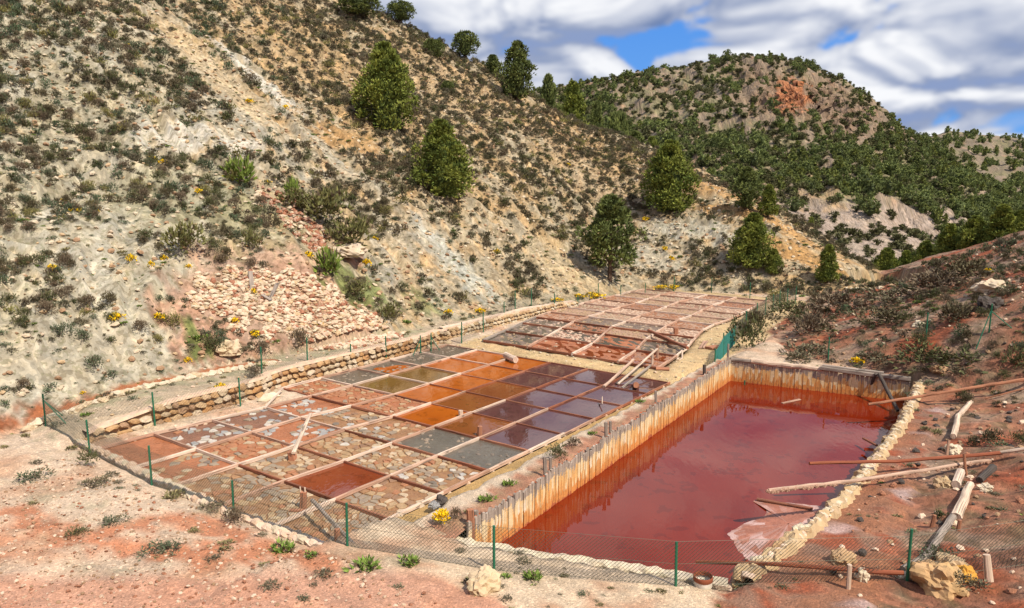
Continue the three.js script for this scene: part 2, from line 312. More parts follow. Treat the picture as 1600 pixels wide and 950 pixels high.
// ---------------------------------------------------------------- terrain: one relief, three kinds of land
const spot = (px, py, rl, rw, col, k = 1) => { const p = hit(px, py), [a, b] = abOf(p.x, p.z); return { u: a * SA, v: b * SB, rl, rw, col, k }; };
const WHITE = [0.72, 0.69, 0.62], PALE = [0.55, 0.52, 0.43], OCHRE = [0.56, 0.33, 0.13], GREYG = [0.48, 0.46, 0.39], REDD = [0.4, 0.12, 0.05], PINK = [0.56, 0.34, 0.24], GRASS = [0.2, 0.25, 0.07];
const SPOTS = [
  spot(385, 100, 5, 0.9, WHITE), spot(420, 130, 4, 0.8, WHITE), spot(340, 120, 8, 2.2, [0.62, 0.5, 0.33]), spot(400, 205, 5, 0.9, GREYG, 0.8), spot(290, 225, 1.6, 3.4, WHITE, 0.8), spot(365, 232, 1.8, 2.6, WHITE, 0.8), spot(500, 235, 2.6, 1.1, PALE, 0.8), spot(545, 280, 3, 1.0, PALE, 0.5), spot(598, 318, 2, 0.6, PALE, 0.4), spot(445, 165, 1.4, 1.6, WHITE, 0.6),
  spot(690, 392, 3, 0.9, [0.6, 0.6, 0.54]), spot(735, 435, 3, 1.6, [0.55, 0.56, 0.5], 0.8), spot(655, 378, 2, 1.0, PALE, 0.7), spot(625, 375, 2.4, 1.6, GREYG, 0.7), spot(585, 430, 2, 1.0, GREYG, 0.7), spot(545, 225, 3, 3, OCHRE, 0.8), spot(640, 40, 3, 5, OCHRE, 0.5), spot(280, 60, 3, 2, [0.62, 0.46, 0.26], 0.7),
  spot(80, 560, 2.4, 5, [0.54, 0.49, 0.38], 0.6), spot(200, 560, 2.4, 5, [0.53, 0.49, 0.39], 0.6), spot(310, 510, 2, 2, PINK), spot(330, 540, 1.6, 1.8, PINK), spot(150, 420, 3, 3, PALE, 0.5), spot(250, 400, 4, 2.4, PALE, 0.6), spot(540, 405, 1.4, 1.2, PINK), spot(520, 500, 3, 3.5, PINK, 0.9), spot(430, 470, 4, 5.5, PINK, 0.8), spot(590, 540, 2, 3, PINK, 0.8),
  spot(1075, 370, 6, 1.5, [0.6, 0.57, 0.47]), spot(1010, 400, 4, 2, PALE, 0.8), spot(890, 420, 4, 4, [0.62, 0.5, 0.32], 0.8), spot(1120, 310, 6, 2, OCHRE), spot(1200, 360, 8, 1.8, OCHRE), spot(1260, 405, 5, 1.8, OCHRE), spot(960, 300, 10, 6, [0.55, 0.4, 0.24], 0.6), spot(850, 200, 12, 7, [0.55, 0.37, 0.2], 0.6), spot(700, 130, 10, 8, [0.56, 0.38, 0.2], 0.6),
  spot(560, 455, 1.6, 2.4, GRASS, 0.9), spot(400, 370, 3, 4, [0.4, 0.36, 0.2], 0.7), spot(310, 540, 1, 0.8, GRASS), spot(660, 470, 1.4, 1.6, GRASS, 0.6), spot(300, 330, 4, 5, [0.4, 0.39, 0.24], 0.5),
];
const sq = (x) => x * x;
const TROD = [[[20, 800], [75, 822], [130, 842], [190, 850], [250, 862], [330, 872]], [[150, 838], [215, 818], [290, 806], [350, 822], [400, 850], [520, 885]], [[300, 850], [400, 868], [480, 880]]].map((L) => L.map(([x, y]) => atY(x, y, 0.3)));
function trod(x, z) { let d = 9; for (const L of TROD) for (let i = 1; i < L.length; i++) { const p = L[i - 1], q = L[i], ex = q.x - p.x, ez = q.z - p.z, t = clamp(((x - p.x) * ex + (z - p.z) * ez) / (ex * ex + ez * ez), 0, 1); d = Math.min(d, Math.hypot(x - p.x - ex * t, z - p.z - ez * t)); } return ss(d + 0.3 * n2(x * 0.9, z * 0.9), 0.75, 0.25); }
function landColor(x, z, h, kind, a, b, steep) {
  let c; const u = a * SA, v = b * SB;
  let f1 = fbm(x * 0.22, z * 0.22, 3), f2 = fbm(x * 0.8 + 40, z * 0.8, 3), f3 = n2(x * 2.1, z * 2.1);
  if (kind === 1) {
    f2 = fbm(x * 0.55 + 40, z * 0.55, 2); f3 = n2(x * 0.95, z * 0.95);
    const warp = 1.4 * n2(u * 0.06, v * 0.06), st = fbm(v * 0.3 + warp, u * 0.06 + 8, 4), st2 = fbm(v * 0.7 + warp * 2, u * 0.16 + 3, 2);
    c = mix3([0.48, 0.415, 0.3], [0.51, 0.365, 0.2], ss(0.8 * f1 + 0.5 * n2(u * 0.02 + 3, v * 0.025) + 0.3 * ss(b, 2, -4), 0.0, 0.5));
    c = mix3(c, [0.47, 0.45, 0.34], 0.6 * ss(b + 2.5 * f1, -1, 5)); c = mix3(c, [0.56, 0.54, 0.46], 0.8 * ss(st, 0.05, 0.4) * ss(b, -8, 4));
    c = mix3(c, GREYG, 0.4 * ss(st2 + 0.6 * f1, 0.2, 0.5) * ss(b, -6, 5));
    c = mix3(c, [0.6, 0.37, 0.16], lerp(0.55, 0.2, ss(b, -1, 5)) * ss(f2, 0.2, 0.5));
    for (const s of SPOTS) { const q = sq((u - s.u) / s.rl) + sq((v - s.v + 0.3 * n2(u * 0.5, v * 0.5)) / s.rw); if (q < 2.5) c = mix3(c, s.col, 0.95 * s.k * ss(q + 0.9 * f2 + 0.5 * f3 + 0.7 * st2, 1.1, 0.5)); }
    const g = 1.04 * (0.9 + 0.18 * f3 + 0.3 * f2); c = [c[0] * g, c[1] * g, c[2] * g];
    // trail of red earth along the foot
    const tr = Math.abs(a - (aHill(b) + 0.28) + 0.06 * n2(v * 0.3, 4)); if (b > 5.4 && tr < 0.5) c = mix3(c, [0.4, 0.14, 0.06], ss(tr + 0.15 * f3, 0.24, 0.1));
  } else if (kind === 2) {
    c = mix3([0.4, 0.17, 0.1], [0.44, 0.3, 0.22], ss(f1 + 0.4 * f2, -0.25, 0.4));
    c = mix3(c, [0.22, 0.2, 0.11], 0.55 * ss(f2 - 0.3 * f1, 0.1, 0.45));
    c = mix3(c, [0.46, 0.12, 0.05], ss(n2(x * 0.11 + 4, z * 0.2 - 3) + 0.3 * f2, 0.25, 0.6));
    const g = 0.95 * (0.85 + 0.25 * f3); c = [c[0] * g, c[1] * g, c[2] * g];
  } else {
    c = mix3([0.64, 0.5, 0.38], [0.58, 0.38, 0.26], ss(f1, -0.1, 0.4));
    if (b > 9.9 || a < 0.1) {
      if (a < aWall(b) && b < 10) { c = mix3([0.5, 0.4, 0.29], [0.3, 0.29, 0.18], 0.8 * ss(f2 + f1, 0, 0.4)); const tr = Math.abs(a - (aHill(b) + 0.3) + 0.06 * n2(v * 0.3, 4)); if (b > 5.4) c = mix3(c, [0.42, 0.15, 0.06], ss(tr + 0.12 * f3, 0.26, 0.12)); }
      else {
        // pale ground below the kerb, red earth where it is trodden, grey-green tufts between
        const red = Math.max(trod(x, z) * ss(f2 + 0.5 * f3, -0.75, -0.1), 0.75 * ss(0.5 * f1 + 0.3 * f2 + 0.3 * ss(b, 11, 13), 0.2, 0.5));
        c = mix3(c, [0.52, 0.22, 0.12], red);
        c = mix3(c, [0.3, 0.3, 0.2], 0.5 * ss(f2 + 0.35 * n2(x * 0.3 + 9, z * 0.3), 0.22, 0.55) * (1 - 0.7 * red));
        c = mix3(c, [0.55, 0.27, 0.18], ss(z, -18.2, -17.4) * 0.8);
      }
    } else if (b < 0.97 && a < 6.2 && b > -11) c = mix3([0.62, 0.47, 0.26], [0.56, 0.4, 0.22], ss(f2, -0.2, 0.3));
    else if (a > 10.1) { c = mix3([0.4, 0.17, 0.09], [0.36, 0.2, 0.14], ss(f1, -0.2, 0.3)); c = mix3(c, [0.38, 0.1, 0.045], ss(f2 + f1, 0.15, 0.5)); c = mix3(c, [0.5, 0.36, 0.34], ss(n2(x * 0.24 + 1, z * 0.3 + 8) + 0.3 * f2, 0.45, 0.75)); }
    else if (b > 8.2) c = mix3([0.66, 0.52, 0.38], [0.52, 0.33, 0.22], ss(f1 + 0.5 * f2, 0.0, 0.4));
    const g = (a > 10.1 ? 0.95 : 1.14) * (0.9 + 0.16 * f3 + 0.12 * f2); c = [c[0] * g, c[1] * g, c[2] * g];
  }
  return c;
}
function lines(...spans) { const L = [spans[0][0]]; for (const [a, b, s0, s1] of spans) { const n = Math.max(1, Math.round(Math.abs(b - a) / ((s0 + s1) / 2))); for (let i = 1; i <= n; i++) { const t = i / n; L.push(a + (b - a) * ((s0 * t + ((s1 - s0) * t * t) / 2) / ((s0 + s1) / 2))); } } return L; }
{
  const X = lines([-420, -120, 20, 6], [-120, -62, 2, 1], [-62, -22, 0.5, 0.34], [-22, 24, 0.27, 0.27], [24, 44, 0.4, 0.8], [44, 90, 1, 3], [90, 700, 8, 40]);
  const Z = lines([60, 4, 6, 2], [4, -14, 0.8, 0.5], [-14, -50, 0.26, 0.26], [-50, -76, 0.3, 0.45], [-76, -128, 0.6, 0.9], [-128, -200, 3, 8], [-200, -900, 20, 60]);
  const nx = X.length, nz = Z.length, Hs = new Float32Array(nx * nz), pos = new Float32Array(nx * nz * 3), nor = new Float32Array(nx * nz * 3), col = new Float32Array(nx * nz * 3), uv = new Float32Array(nx * nz * 2), uvH = new Float32Array(nx * nz * 2), K = new Uint8Array(nx * nz);
  for (let j = 0; j < nz; j++) for (let i = 0; i < nx; i++) { const o = j * nx + i, h = groundH(X[i], Z[j]); Hs[o] = h; pos.set([X[i], h, Z[j]], o * 3); const [ua, vb] = abOf(X[i], Z[j]); uv.set([X[i] / 5, Z[j] / 5], o * 2); uvH.set([vb * SB / 5, ua * SA * 1.28 / 5], o * 2); }
  for (let j = 0; j < nz; j++) for (let i = 0; i < nx; i++) {
    const o = j * nx + i, i0 = Math.max(0, i - 1), i1 = Math.min(nx - 1, i + 1), j0 = Math.max(0, j - 1), j1 = Math.min(nz - 1, j + 1);
    const gx = (Hs[j * nx + i1] - Hs[j * nx + i0]) / (X[i1] - X[i0]), gz = (Hs[j1 * nx + i] - Hs[j0 * nx + i]) / (Z[j1] - Z[j0]), l = Math.hypot(gx, 1, gz);
    nor.set([-gx / l, 1 / l, -gz / l], o * 3);
    const [h, kind, a, b] = relief(X[i], Z[j]); K[o] = kind;
    col.set(landColor(X[i], Z[j], h, kind, a, b, Math.hypot(gx, gz)), o * 3);
  }
  const parts = [[], [], []];
  for (let j = 0; j < nz - 1; j++) for (let i = 0; i < nx - 1; i++) { const a = j * nx + i, b = a + 1, c = a + nx, d = c + 1; parts[K[a]].push(a, b, c, b, d, c); }
  const NM = ['ground', 'hillside', 'earth_bank'], mats = [1, 1, 1].map((_, k) => std({ vertexColors: true, map: k === 0 ? soilMap : rep(hillMap, 0.5), bumpMap: soilBump, bumpScale: k === 1 ? 0.05 : 0.05, roughness: 0.97 }));
  parts.forEach((idx, k) => {
    const remap = new Int32Array(nx * nz).fill(-1), list = []; for (let q = 0; q < idx.length; q++) { const v = idx[q]; if (remap[v] < 0) { remap[v] = list.length; list.push(v); } idx[q] = remap[v]; }
    const g = new THREE.BufferGeometry(), pick = (A, n) => { const o = new Float32Array(list.length * n); list.forEach((v, q) => { for (let e = 0; e < n; e++) o[q * n + e] = A[v * n + e]; }); return new THREE.BufferAttribute(o, n); };
    g.setAttribute('position', pick(pos, 3)); g.setAttribute('normal', pick(nor, 3)); g.setAttribute('color', pick(col, 3)); g.setAttribute('uv', pick(k === 1 ? uvH : uv, 2)); g.setIndex(idx);
    tag(mesh(NM[k], g, mats[k]), ['pale and red bare earth round the salt works', 'dry scrubby hillside of pale marl rising behind the pans', 'red earth bank with scrub beyond the pond'][k], ['ground', 'hillside', 'bank'][k], null, 'structure');
  });
}

// ---------------------------------------------------------------- the far hills
function curve(L, x) { let i = 1; while (i < L.length - 1 && x > L[i][0]) i++; const p = L[i - 1], q = L[i], t = (x - p[0]) / (q[0] - p[0]), m = t; return p.map((v, k) => lerp(v, q[k], m)); }
function hillSurface(sky, foot, x0, x1, bend, amp) {
  return (u, v) => {
    const x = lerp(x0, x1, u), s = curve(sky, x), f = curve(foot, x), S = atD(s[0], s[1], s[2]), F = atD(f[0], f[1], f[2]);
    const p = F.clone().lerp(S, v); if (v <= 1) p.y = F.y + (S.y - F.y) * (bend * v + (1 - bend) * v * v); else p.y = S.y - (v - 1) * (v - 1) * 60 - (v - 1) * 6;
    const w = ss(v, 0, 0.3) * (v > 0.93 && v < 1.05 ? 0.35 : 1);
    p.y += w * amp * (3.2 * n2(p.x * 0.02 + 5, p.z * 0.02) + 1.6 * (1 - 2 * Math.abs(n2(p.x * 0.05, p.z * 0.02 + 7))) + 0.8 * n2(p.x * 0.13, p.z * 0.13));
    return p;
  };
}
const farS = hillSurface(
  [[560, 260, 330], [780, 160, 330], [870, 138, 330], [905, 131, 330], [940, 125, 335], [1000, 113, 340], [1060, 107, 340], [1110, 97, 345], [1150, 88, 348], [1190, 84, 350], [1220, 88, 350], [1250, 96, 345], [1310, 122, 335], [1360, 154, 325], [1395, 188, 315], [1420, 214, 310], [1445, 228, 305], [1500, 262, 295], [1560, 300, 280], [1650, 350, 260], [1800, 400, 240]],
  [[560, 470, 105], [870, 462, 105], [1100, 452, 108], [1300, 456, 110], [1450, 452, 112], [1600, 446, 115], [1800, 450, 115]], 560, 1800, 0.72, 1);
const farS2 = hillSurface([[1300, 262, 560], [1400, 226, 560], [1440, 217, 560], [1480, 207, 560], [1530, 210, 560], [1590, 216, 560], [1700, 226, 560], [1950, 250, 560]], [[1300, 410, 215], [1950, 420, 215]], 1300, 1950, 0.8, 0.8);
const cliff = (px, py) => Math.exp(-sq((px - 1245) / 75) - sq((py - 155) / 32)) + 0.6 * Math.exp(-sq((px - 1330) / 60) - sq((py - 190) / 30)) + 0.5 * Math.exp(-sq((px - 1175) / 40) - sq((py - 115) / 20));
function buildHill(name, label, S, nu, nv, vmax, second) {
  const pos = [], col = [], uv = [], idx = [];
  for (let j = 0; j <= nv; j++) for (let i = 0; i <= nu; i++) {
    const p = S(i / nu, (j / nv) * vmax), [px, py] = pixel(p);
    const f = fbm(p.x * 0.035, p.z * 0.035, 4), g = fbm(p.x * 0.15, p.z * 0.15, 3), h = n2(p.x * 0.5, p.z * 0.5);
    let c = mix3([0.36, 0.27, 0.2], [0.25, 0.2, 0.15], ss(f, -0.3, 0.3));
    c = mix3(c, [0.19, 0.19, 0.09], 0.75 * ss(g - f, -0.15, 0.35)); c = mix3(c, [0.5, 0.3, 0.2], 0.7 * ss(g + 0.4 * f, 0.28, 0.6));
    if (!second) {
      const k = cliff(px, py);
      if (k > 0.08) {
        const n = n3(p.x * 0.12, p.y * 0.14, p.z * 0.12), m = n3(p.x * 0.3, p.y * 0.25, p.z * 0.3), o2 = n3(p.x * 0.7, p.y * 0.2, p.z * 0.7);
        p.z += Math.min(1, k) * (3.4 * Math.round(n * 2) * 0.5 + 2.2 * m + 1.1 * o2); p.y += Math.min(1, k) * (1.6 * n + 1.1 * m); p.x += Math.min(1, k) * 1.3 * o2;
        c = mix3(c, [0.29, 0.2, 0.14], Math.min(1, k * 1.4)); c = mix3(c, [0.5, 0.2, 0.09], ss(Math.exp(-sq((px - 1236) / 34) - sq((py - 152) / 30)) + 0.35 * m + 0.15 * g, 0.42, 0.7)); c = mix3(c, [0.1, 0.08, 0.07], 0.5 * ss(o2, 0.45, 0.75) * Math.min(1, k));
      }
      if (py > 290 && px > 1180) c = mix3(c, [0.46, 0.37, 0.32], 0.8 * ss(py, 300, 340));
      if (px > 1060 && px < 1330 && py > 255 && py < 330) c = mix3(c, [0.56, 0.38, 0.22], 0.7 * ss(g, 0, 0.4));
    }
    const q = 1.25 * (0.85 + 0.25 * h); col.push(c[0] * q, c[1] * q, c[2] * q); pos.push(p.x, p.y, p.z); uv.push(p.x / 9, (p.z + p.y) / 9);
  }
  for (let j = 0; j < nv; j++) for (let i = 0; i < nu; i++) { const a = j * (nu + 1) + i, b = a + 1, d = a + nu + 1, e = d + 1; idx.push(a, b, d, b, e, d); }
  const g = new THREE.BufferGeometry(); g.setAttribute('position', new THREE.Float32BufferAttribute(pos, 3)); g.setAttribute('color', new THREE.Float32BufferAttribute(col, 3)); g.setAttribute('uv', new THREE.Float32BufferAttribute(uv, 2)); g.setIndex(idx); g.computeVertexNormals();
  tag(mesh(name, g, std({ vertexColors: true, map: hillMap, bumpMap: rockBump, bumpScale: 0.7 })), label, 'hill', null, 'structure');
}
buildHill('hill', 'rounded wooded hill with an orange rock face below its top', farS, 420, 200, 1.5);
buildHill('hill', 'low distant wooded hill beyond the rounded one', farS2, 120, 70, 1.4, true);

// ---------------------------------------------------------------- materials of the salt works
const M = {
  brine: new THREE.MeshPhysicalMaterial({ color: rgb(0.18, 0.017, 0.004), map: brineMap, roughness: 0.03, ior: 1.34, bumpMap: rep(rippleBump, 1), bumpScale: 0.0014 }),
  orange: new THREE.MeshPhysicalMaterial({ color: rgb(0.4, 0.1, 0.012), map: brineMap, roughness: 0.04, ior: 1.333, bumpMap: rippleBump, bumpScale: 0.004 }),
  olive: new THREE.MeshPhysicalMaterial({ color: rgb(0.17, 0.09, 0.025), map: brineMap, roughness: 0.05, ior: 1.333, bumpMap: rippleBump, bumpScale: 0.003 }),
  purple: new THREE.MeshPhysicalMaterial({ color: rgb(0.11, 0.045, 0.045), map: brineMap, roughness: 0.03, ior: 1.42, bumpMap: rippleBump, bumpScale: 0.0012 }),  // sky reflection partly painted in: base colour less orange, shifted towards mauve
  greywater: new THREE.MeshPhysicalMaterial({ color: rgb(0.13, 0.115, 0.095), map: mudMap, roughness: 0.12, roughnessMap: null, ior: 1.36, bumpMap: soilBump, bumpScale: 0.012 }),
  amber: new THREE.MeshPhysicalMaterial({ color: rgb(0.22, 0.07, 0.022), map: brineMap, roughness: 0.04, ior: 1.4, bumpMap: rippleBump, bumpScale: 0.003 }),  // amber brine dulled towards mauve, a partial sky reflection put into the colour
  redwater: new THREE.MeshPhysicalMaterial({ color: rgb(0.22, 0.05, 0.02), map: brineMap, roughness: 0.03, ior: 1.333, bumpMap: rippleBump, bumpScale: 0.002 }),
  wetgrey: std({ color: rgb(0.19, 0.175, 0.16), map: mudMap, roughnessMap: wetMap, roughness: 0.9, bumpMap: soilBump, bumpScale: 0.03 }),
  redmud: std({ color: rgb(0.42, 0.16, 0.075), map: mudMap, roughnessMap: wetMap, roughness: 0.9, bumpMap: soilBump, bumpScale: 0.03 }),
  darkmud: std({ color: rgb(0.25, 0.12, 0.075), map: mudMap, roughnessMap: wetMap, roughness: 0.9, bumpMap: soilBump, bumpScale: 0.03 }),
  tanmud: std({ color: rgb(0.34, 0.18, 0.09), map: mudMap, roughnessMap: wetMap, roughness: 1, bumpMap: soilBump, bumpScale: 0.03 }),
  gravelpink: std({ color: rgb(0.5, 0.32, 0.23), map: gravelMap, bumpMap: soilBump, bumpScale: 0.05 }),
  gravelred: std({ color: rgb(0.42, 0.23, 0.16), map: gravelMap, roughnessMap: wetMap, roughness: 1, bumpMap: soilBump, bumpScale: 0.04 }),
  graveldark: std({ color: rgb(0.27, 0.2, 0.16), map: gravelMap, roughnessMap: wetMap, roughness: 1, bumpMap: soilBump, bumpScale: 0.04 }),
  stones: [[0.42, 0.28, 0.16], [0.47, 0.33, 0.2], [0.38, 0.21, 0.11], [0.33, 0.26, 0.2], [0.42, 0.19, 0.1], [0.54, 0.42, 0.3], [0.22, 0.18, 0.15], [0.31, 0.18, 0.11]].map((c) => std({ color: rgb(...c), map: rockMap, bumpMap: rockBump, bumpScale: 0.02, roughness: 0.75 })),
  whites: [[0.58, 0.54, 0.5], [0.46, 0.44, 0.43], [0.34, 0.34, 0.35]].map((c) => std({ color: rgb(...c), map: rockMap, bumpMap: rockBump, bumpScale: 0.02, roughness: 0.6 })),
  wall: [[0.56, 0.36, 0.19], [0.6, 0.44, 0.28], [0.5, 0.28, 0.13], [0.62, 0.5, 0.36], [0.42, 0.27, 0.17], [0.66, 0.55, 0.43]].map((c) => std({ color: rgb(...c), map: rockMap, bumpMap: rockBump, bumpScale: 0.03 })),
  lime: [[0.62, 0.49, 0.34], [0.56, 0.41, 0.25], [0.7, 0.61, 0.48], [0.5, 0.33, 0.19]].map((c) => std({ color: rgb(...c), map: rockMap, bumpMap: rockBump, bumpScale: 0.03 })),
  salt: std({ color: rgb(0.8, 0.62, 0.5), map: rockMap, bumpMap: rockBump, bumpScale: 0.02 }),
  mortar: std({ color: rgb(0.7, 0.52, 0.4), map: rockMap, bumpMap: rockBump, bumpScale: 0.03 }),
  board: [[0.72, 0.52, 0.42], [0.58, 0.37, 0.28], [0.86, 0.7, 0.6]].map((c) => std({ color: rgb(...c), map: woodMap, bumpMap: woodBump, bumpScale: 0.01 })),
  boardRed: [[0.36, 0.13, 0.07], [0.3, 0.11, 0.06], [0.46, 0.2, 0.12]].map((c) => std({ color: rgb(...c), map: woodMap, bumpMap: woodBump, bumpScale: 0.01, roughness: 0.7 })),
  plank: std({ color: rgb(0.88, 0.84, 0.82), map: plankMap, bumpMap: woodBump, bumpScale: 0.012, roughness: 0.85 }),
  greyWood: std({ color: rgb(0.4, 0.35, 0.32), map: woodMap, bumpMap: woodBump, bumpScale: 0.012 }),
  darkWood: std({ color: rgb(0.1, 0.085, 0.08), map: woodMap, bumpMap: woodBump, bumpScale: 0.012 }),
  paleWood: std({ color: rgb(0.84, 0.68, 0.56), map: woodMap, bumpMap: woodBump, bumpScale: 0.012 }),
  brownWood: std({ color: rgb(0.5, 0.23, 0.14), map: woodMap, bumpMap: woodBump, bumpScale: 0.012 }),
  rust: std({ color: rgb(0.3, 0.085, 0.04), map: rockMap, roughness: 0.8, bumpMap: rockBump, bumpScale: 0.004 }),
  green: std({ color: rgb(0.012, 0.13, 0.075), roughness: 0.4 }),
  wire: std({ color: rgb(0.09, 0.1, 0.075), roughness: 0.5, metalness: 0.3 }),
  net: std({ color: rgb(0.03, 0.22, 0.2), roughness: 0.6 }),
};

// ---------------------------------------------------------------- pond
{
  const T = new Tri(), c = AB(8.5, 3.6, -0.7), up = (p) => [p.x / 9, p.z / 9];
  for (let i = 0; i < POND.length; i++) { const A = POND[i], B = POND[(i + 1) % POND.length], ext = ([a, b]) => AB(a + (a > 8.5 ? 0.14 : -0.04), b + (b > 6 ? 0.14 : -0.08), -0.7), p = ext(A), q = ext(B); T.t(c, q, p, null, up(c), up(q), up(p)); }
  const g = T.geo(), w = mesh('pond_water', g, M.brine); tag(w, 'still brick-red brine filling the long pond', 'water', null, 'structure');
}

// ---------------------------------------------------------------- the salt pans of the lower field
const AL = [
  (b) => -0.15, (b) => itp(b, [[5.5, 0.83], [7, 0.69], [9, 0.47], [10, 0.44]]), (b) => itp(b, [[5, 2.02], [6.3, 1.88], [7, 1.74], [10, 1.7]]),
  (b) => itp(b, [[6, 3], [7, 2.88], [10, 2.82]]), (b) => itp(b, [[8, 4], [9, 3.92]]), (b) => 4.99, (b) => 6.0];
const ORD = ['first', 'second', 'third', 'fourth', 'fifth', 'sixth', 'seventh', 'eighth', 'ninth', 'tenth', 'eleventh', 'twelfth'];
const clipPoly = (P, nx, ny, d) => { const o = []; for (let i = 0; i < P.length; i++) { const p = P[i], q = P[(i + 1) % P.length], a = p[0] * nx + p[1] * ny - d, b = q[0] * nx + q[1] * ny - d; if (a <= 0) o.push(p); if (a * b < 0) { const t = a / (a - b); o.push([p[0] + (q[0] - p[0]) * t, p[1] + (q[1] - p[1]) * t]); } } return o; };
function slabGeo(P, y0, y1, r) { // P: outline in metres (u along a, v along b) to a bevelled flagstone
  const w = (p, y) => AB(p[0] / SA, p[1] / SB, y), n = P.length, cx = P.reduce((s, p) => s + p[0], 0) / n, cy = P.reduce((s, p) => s + p[1], 0) / n, T = new Tri();
  const tx = (r() - 0.5) * 0.06, ty = (r() - 0.5) * 0.06, yy = (p, y) => y + (p[0] - cx) * tx + (p[1] - cy) * ty, tops = P.map((p) => [cx + (p[0] - cx) * 0.86, cy + (p[1] - cy) * 0.86]);
  for (let i = 0; i < n; i++) { const j = (i + 1) % n; T.q(w(P[i], y0), w(P[j], y0), w(P[j], yy(P[j], y1 - 0.018)), w(P[i], yy(P[i], y1 - 0.018))); T.q(w(P[i], yy(P[i], y1 - 0.018)), w(P[j], yy(P[j], y1 - 0.018)), w(tops[j], yy(tops[j], y1)), w(tops[i], yy(tops[i], y1))); if (i > 1) T.t(w(tops[0], yy(tops[0], y1)), w(tops[i - 1], yy(tops[i - 1], y1)), w(tops[i], yy(tops[i], y1))); }
  return T.geo();
}
function quadSheet(Q, y, n, bump, uvs = 1) { // Q corner ab [a0b0, a1b0, a1b1, a0b1]
  const T = new Tri(), P = (i, j) => { const u = i / n, v = j / n, a = lerp(lerp(Q[0][0], Q[1][0], u), lerp(Q[3][0], Q[2][0], u), v), b = lerp(lerp(Q[0][1], Q[1][1], u), lerp(Q[3][1], Q[2][1], u), v), p = AB(a, b, y); p.y += bump ? bump * n2(p.x * 1.3, p.z * 1.3) : 0; return p; };
  for (let j = 0; j < n; j++) for (let i = 0; i < n; i++) { const a = P(i, j), b = P(i + 1, j), c = P(i + 1, j + 1), d = P(i, j + 1), f = (p) => [p.x * uvs, p.z * uvs]; T.q(a, d, c, b, null, f(a), f(d), f(c), f(b)); }
  return T.geo();
}
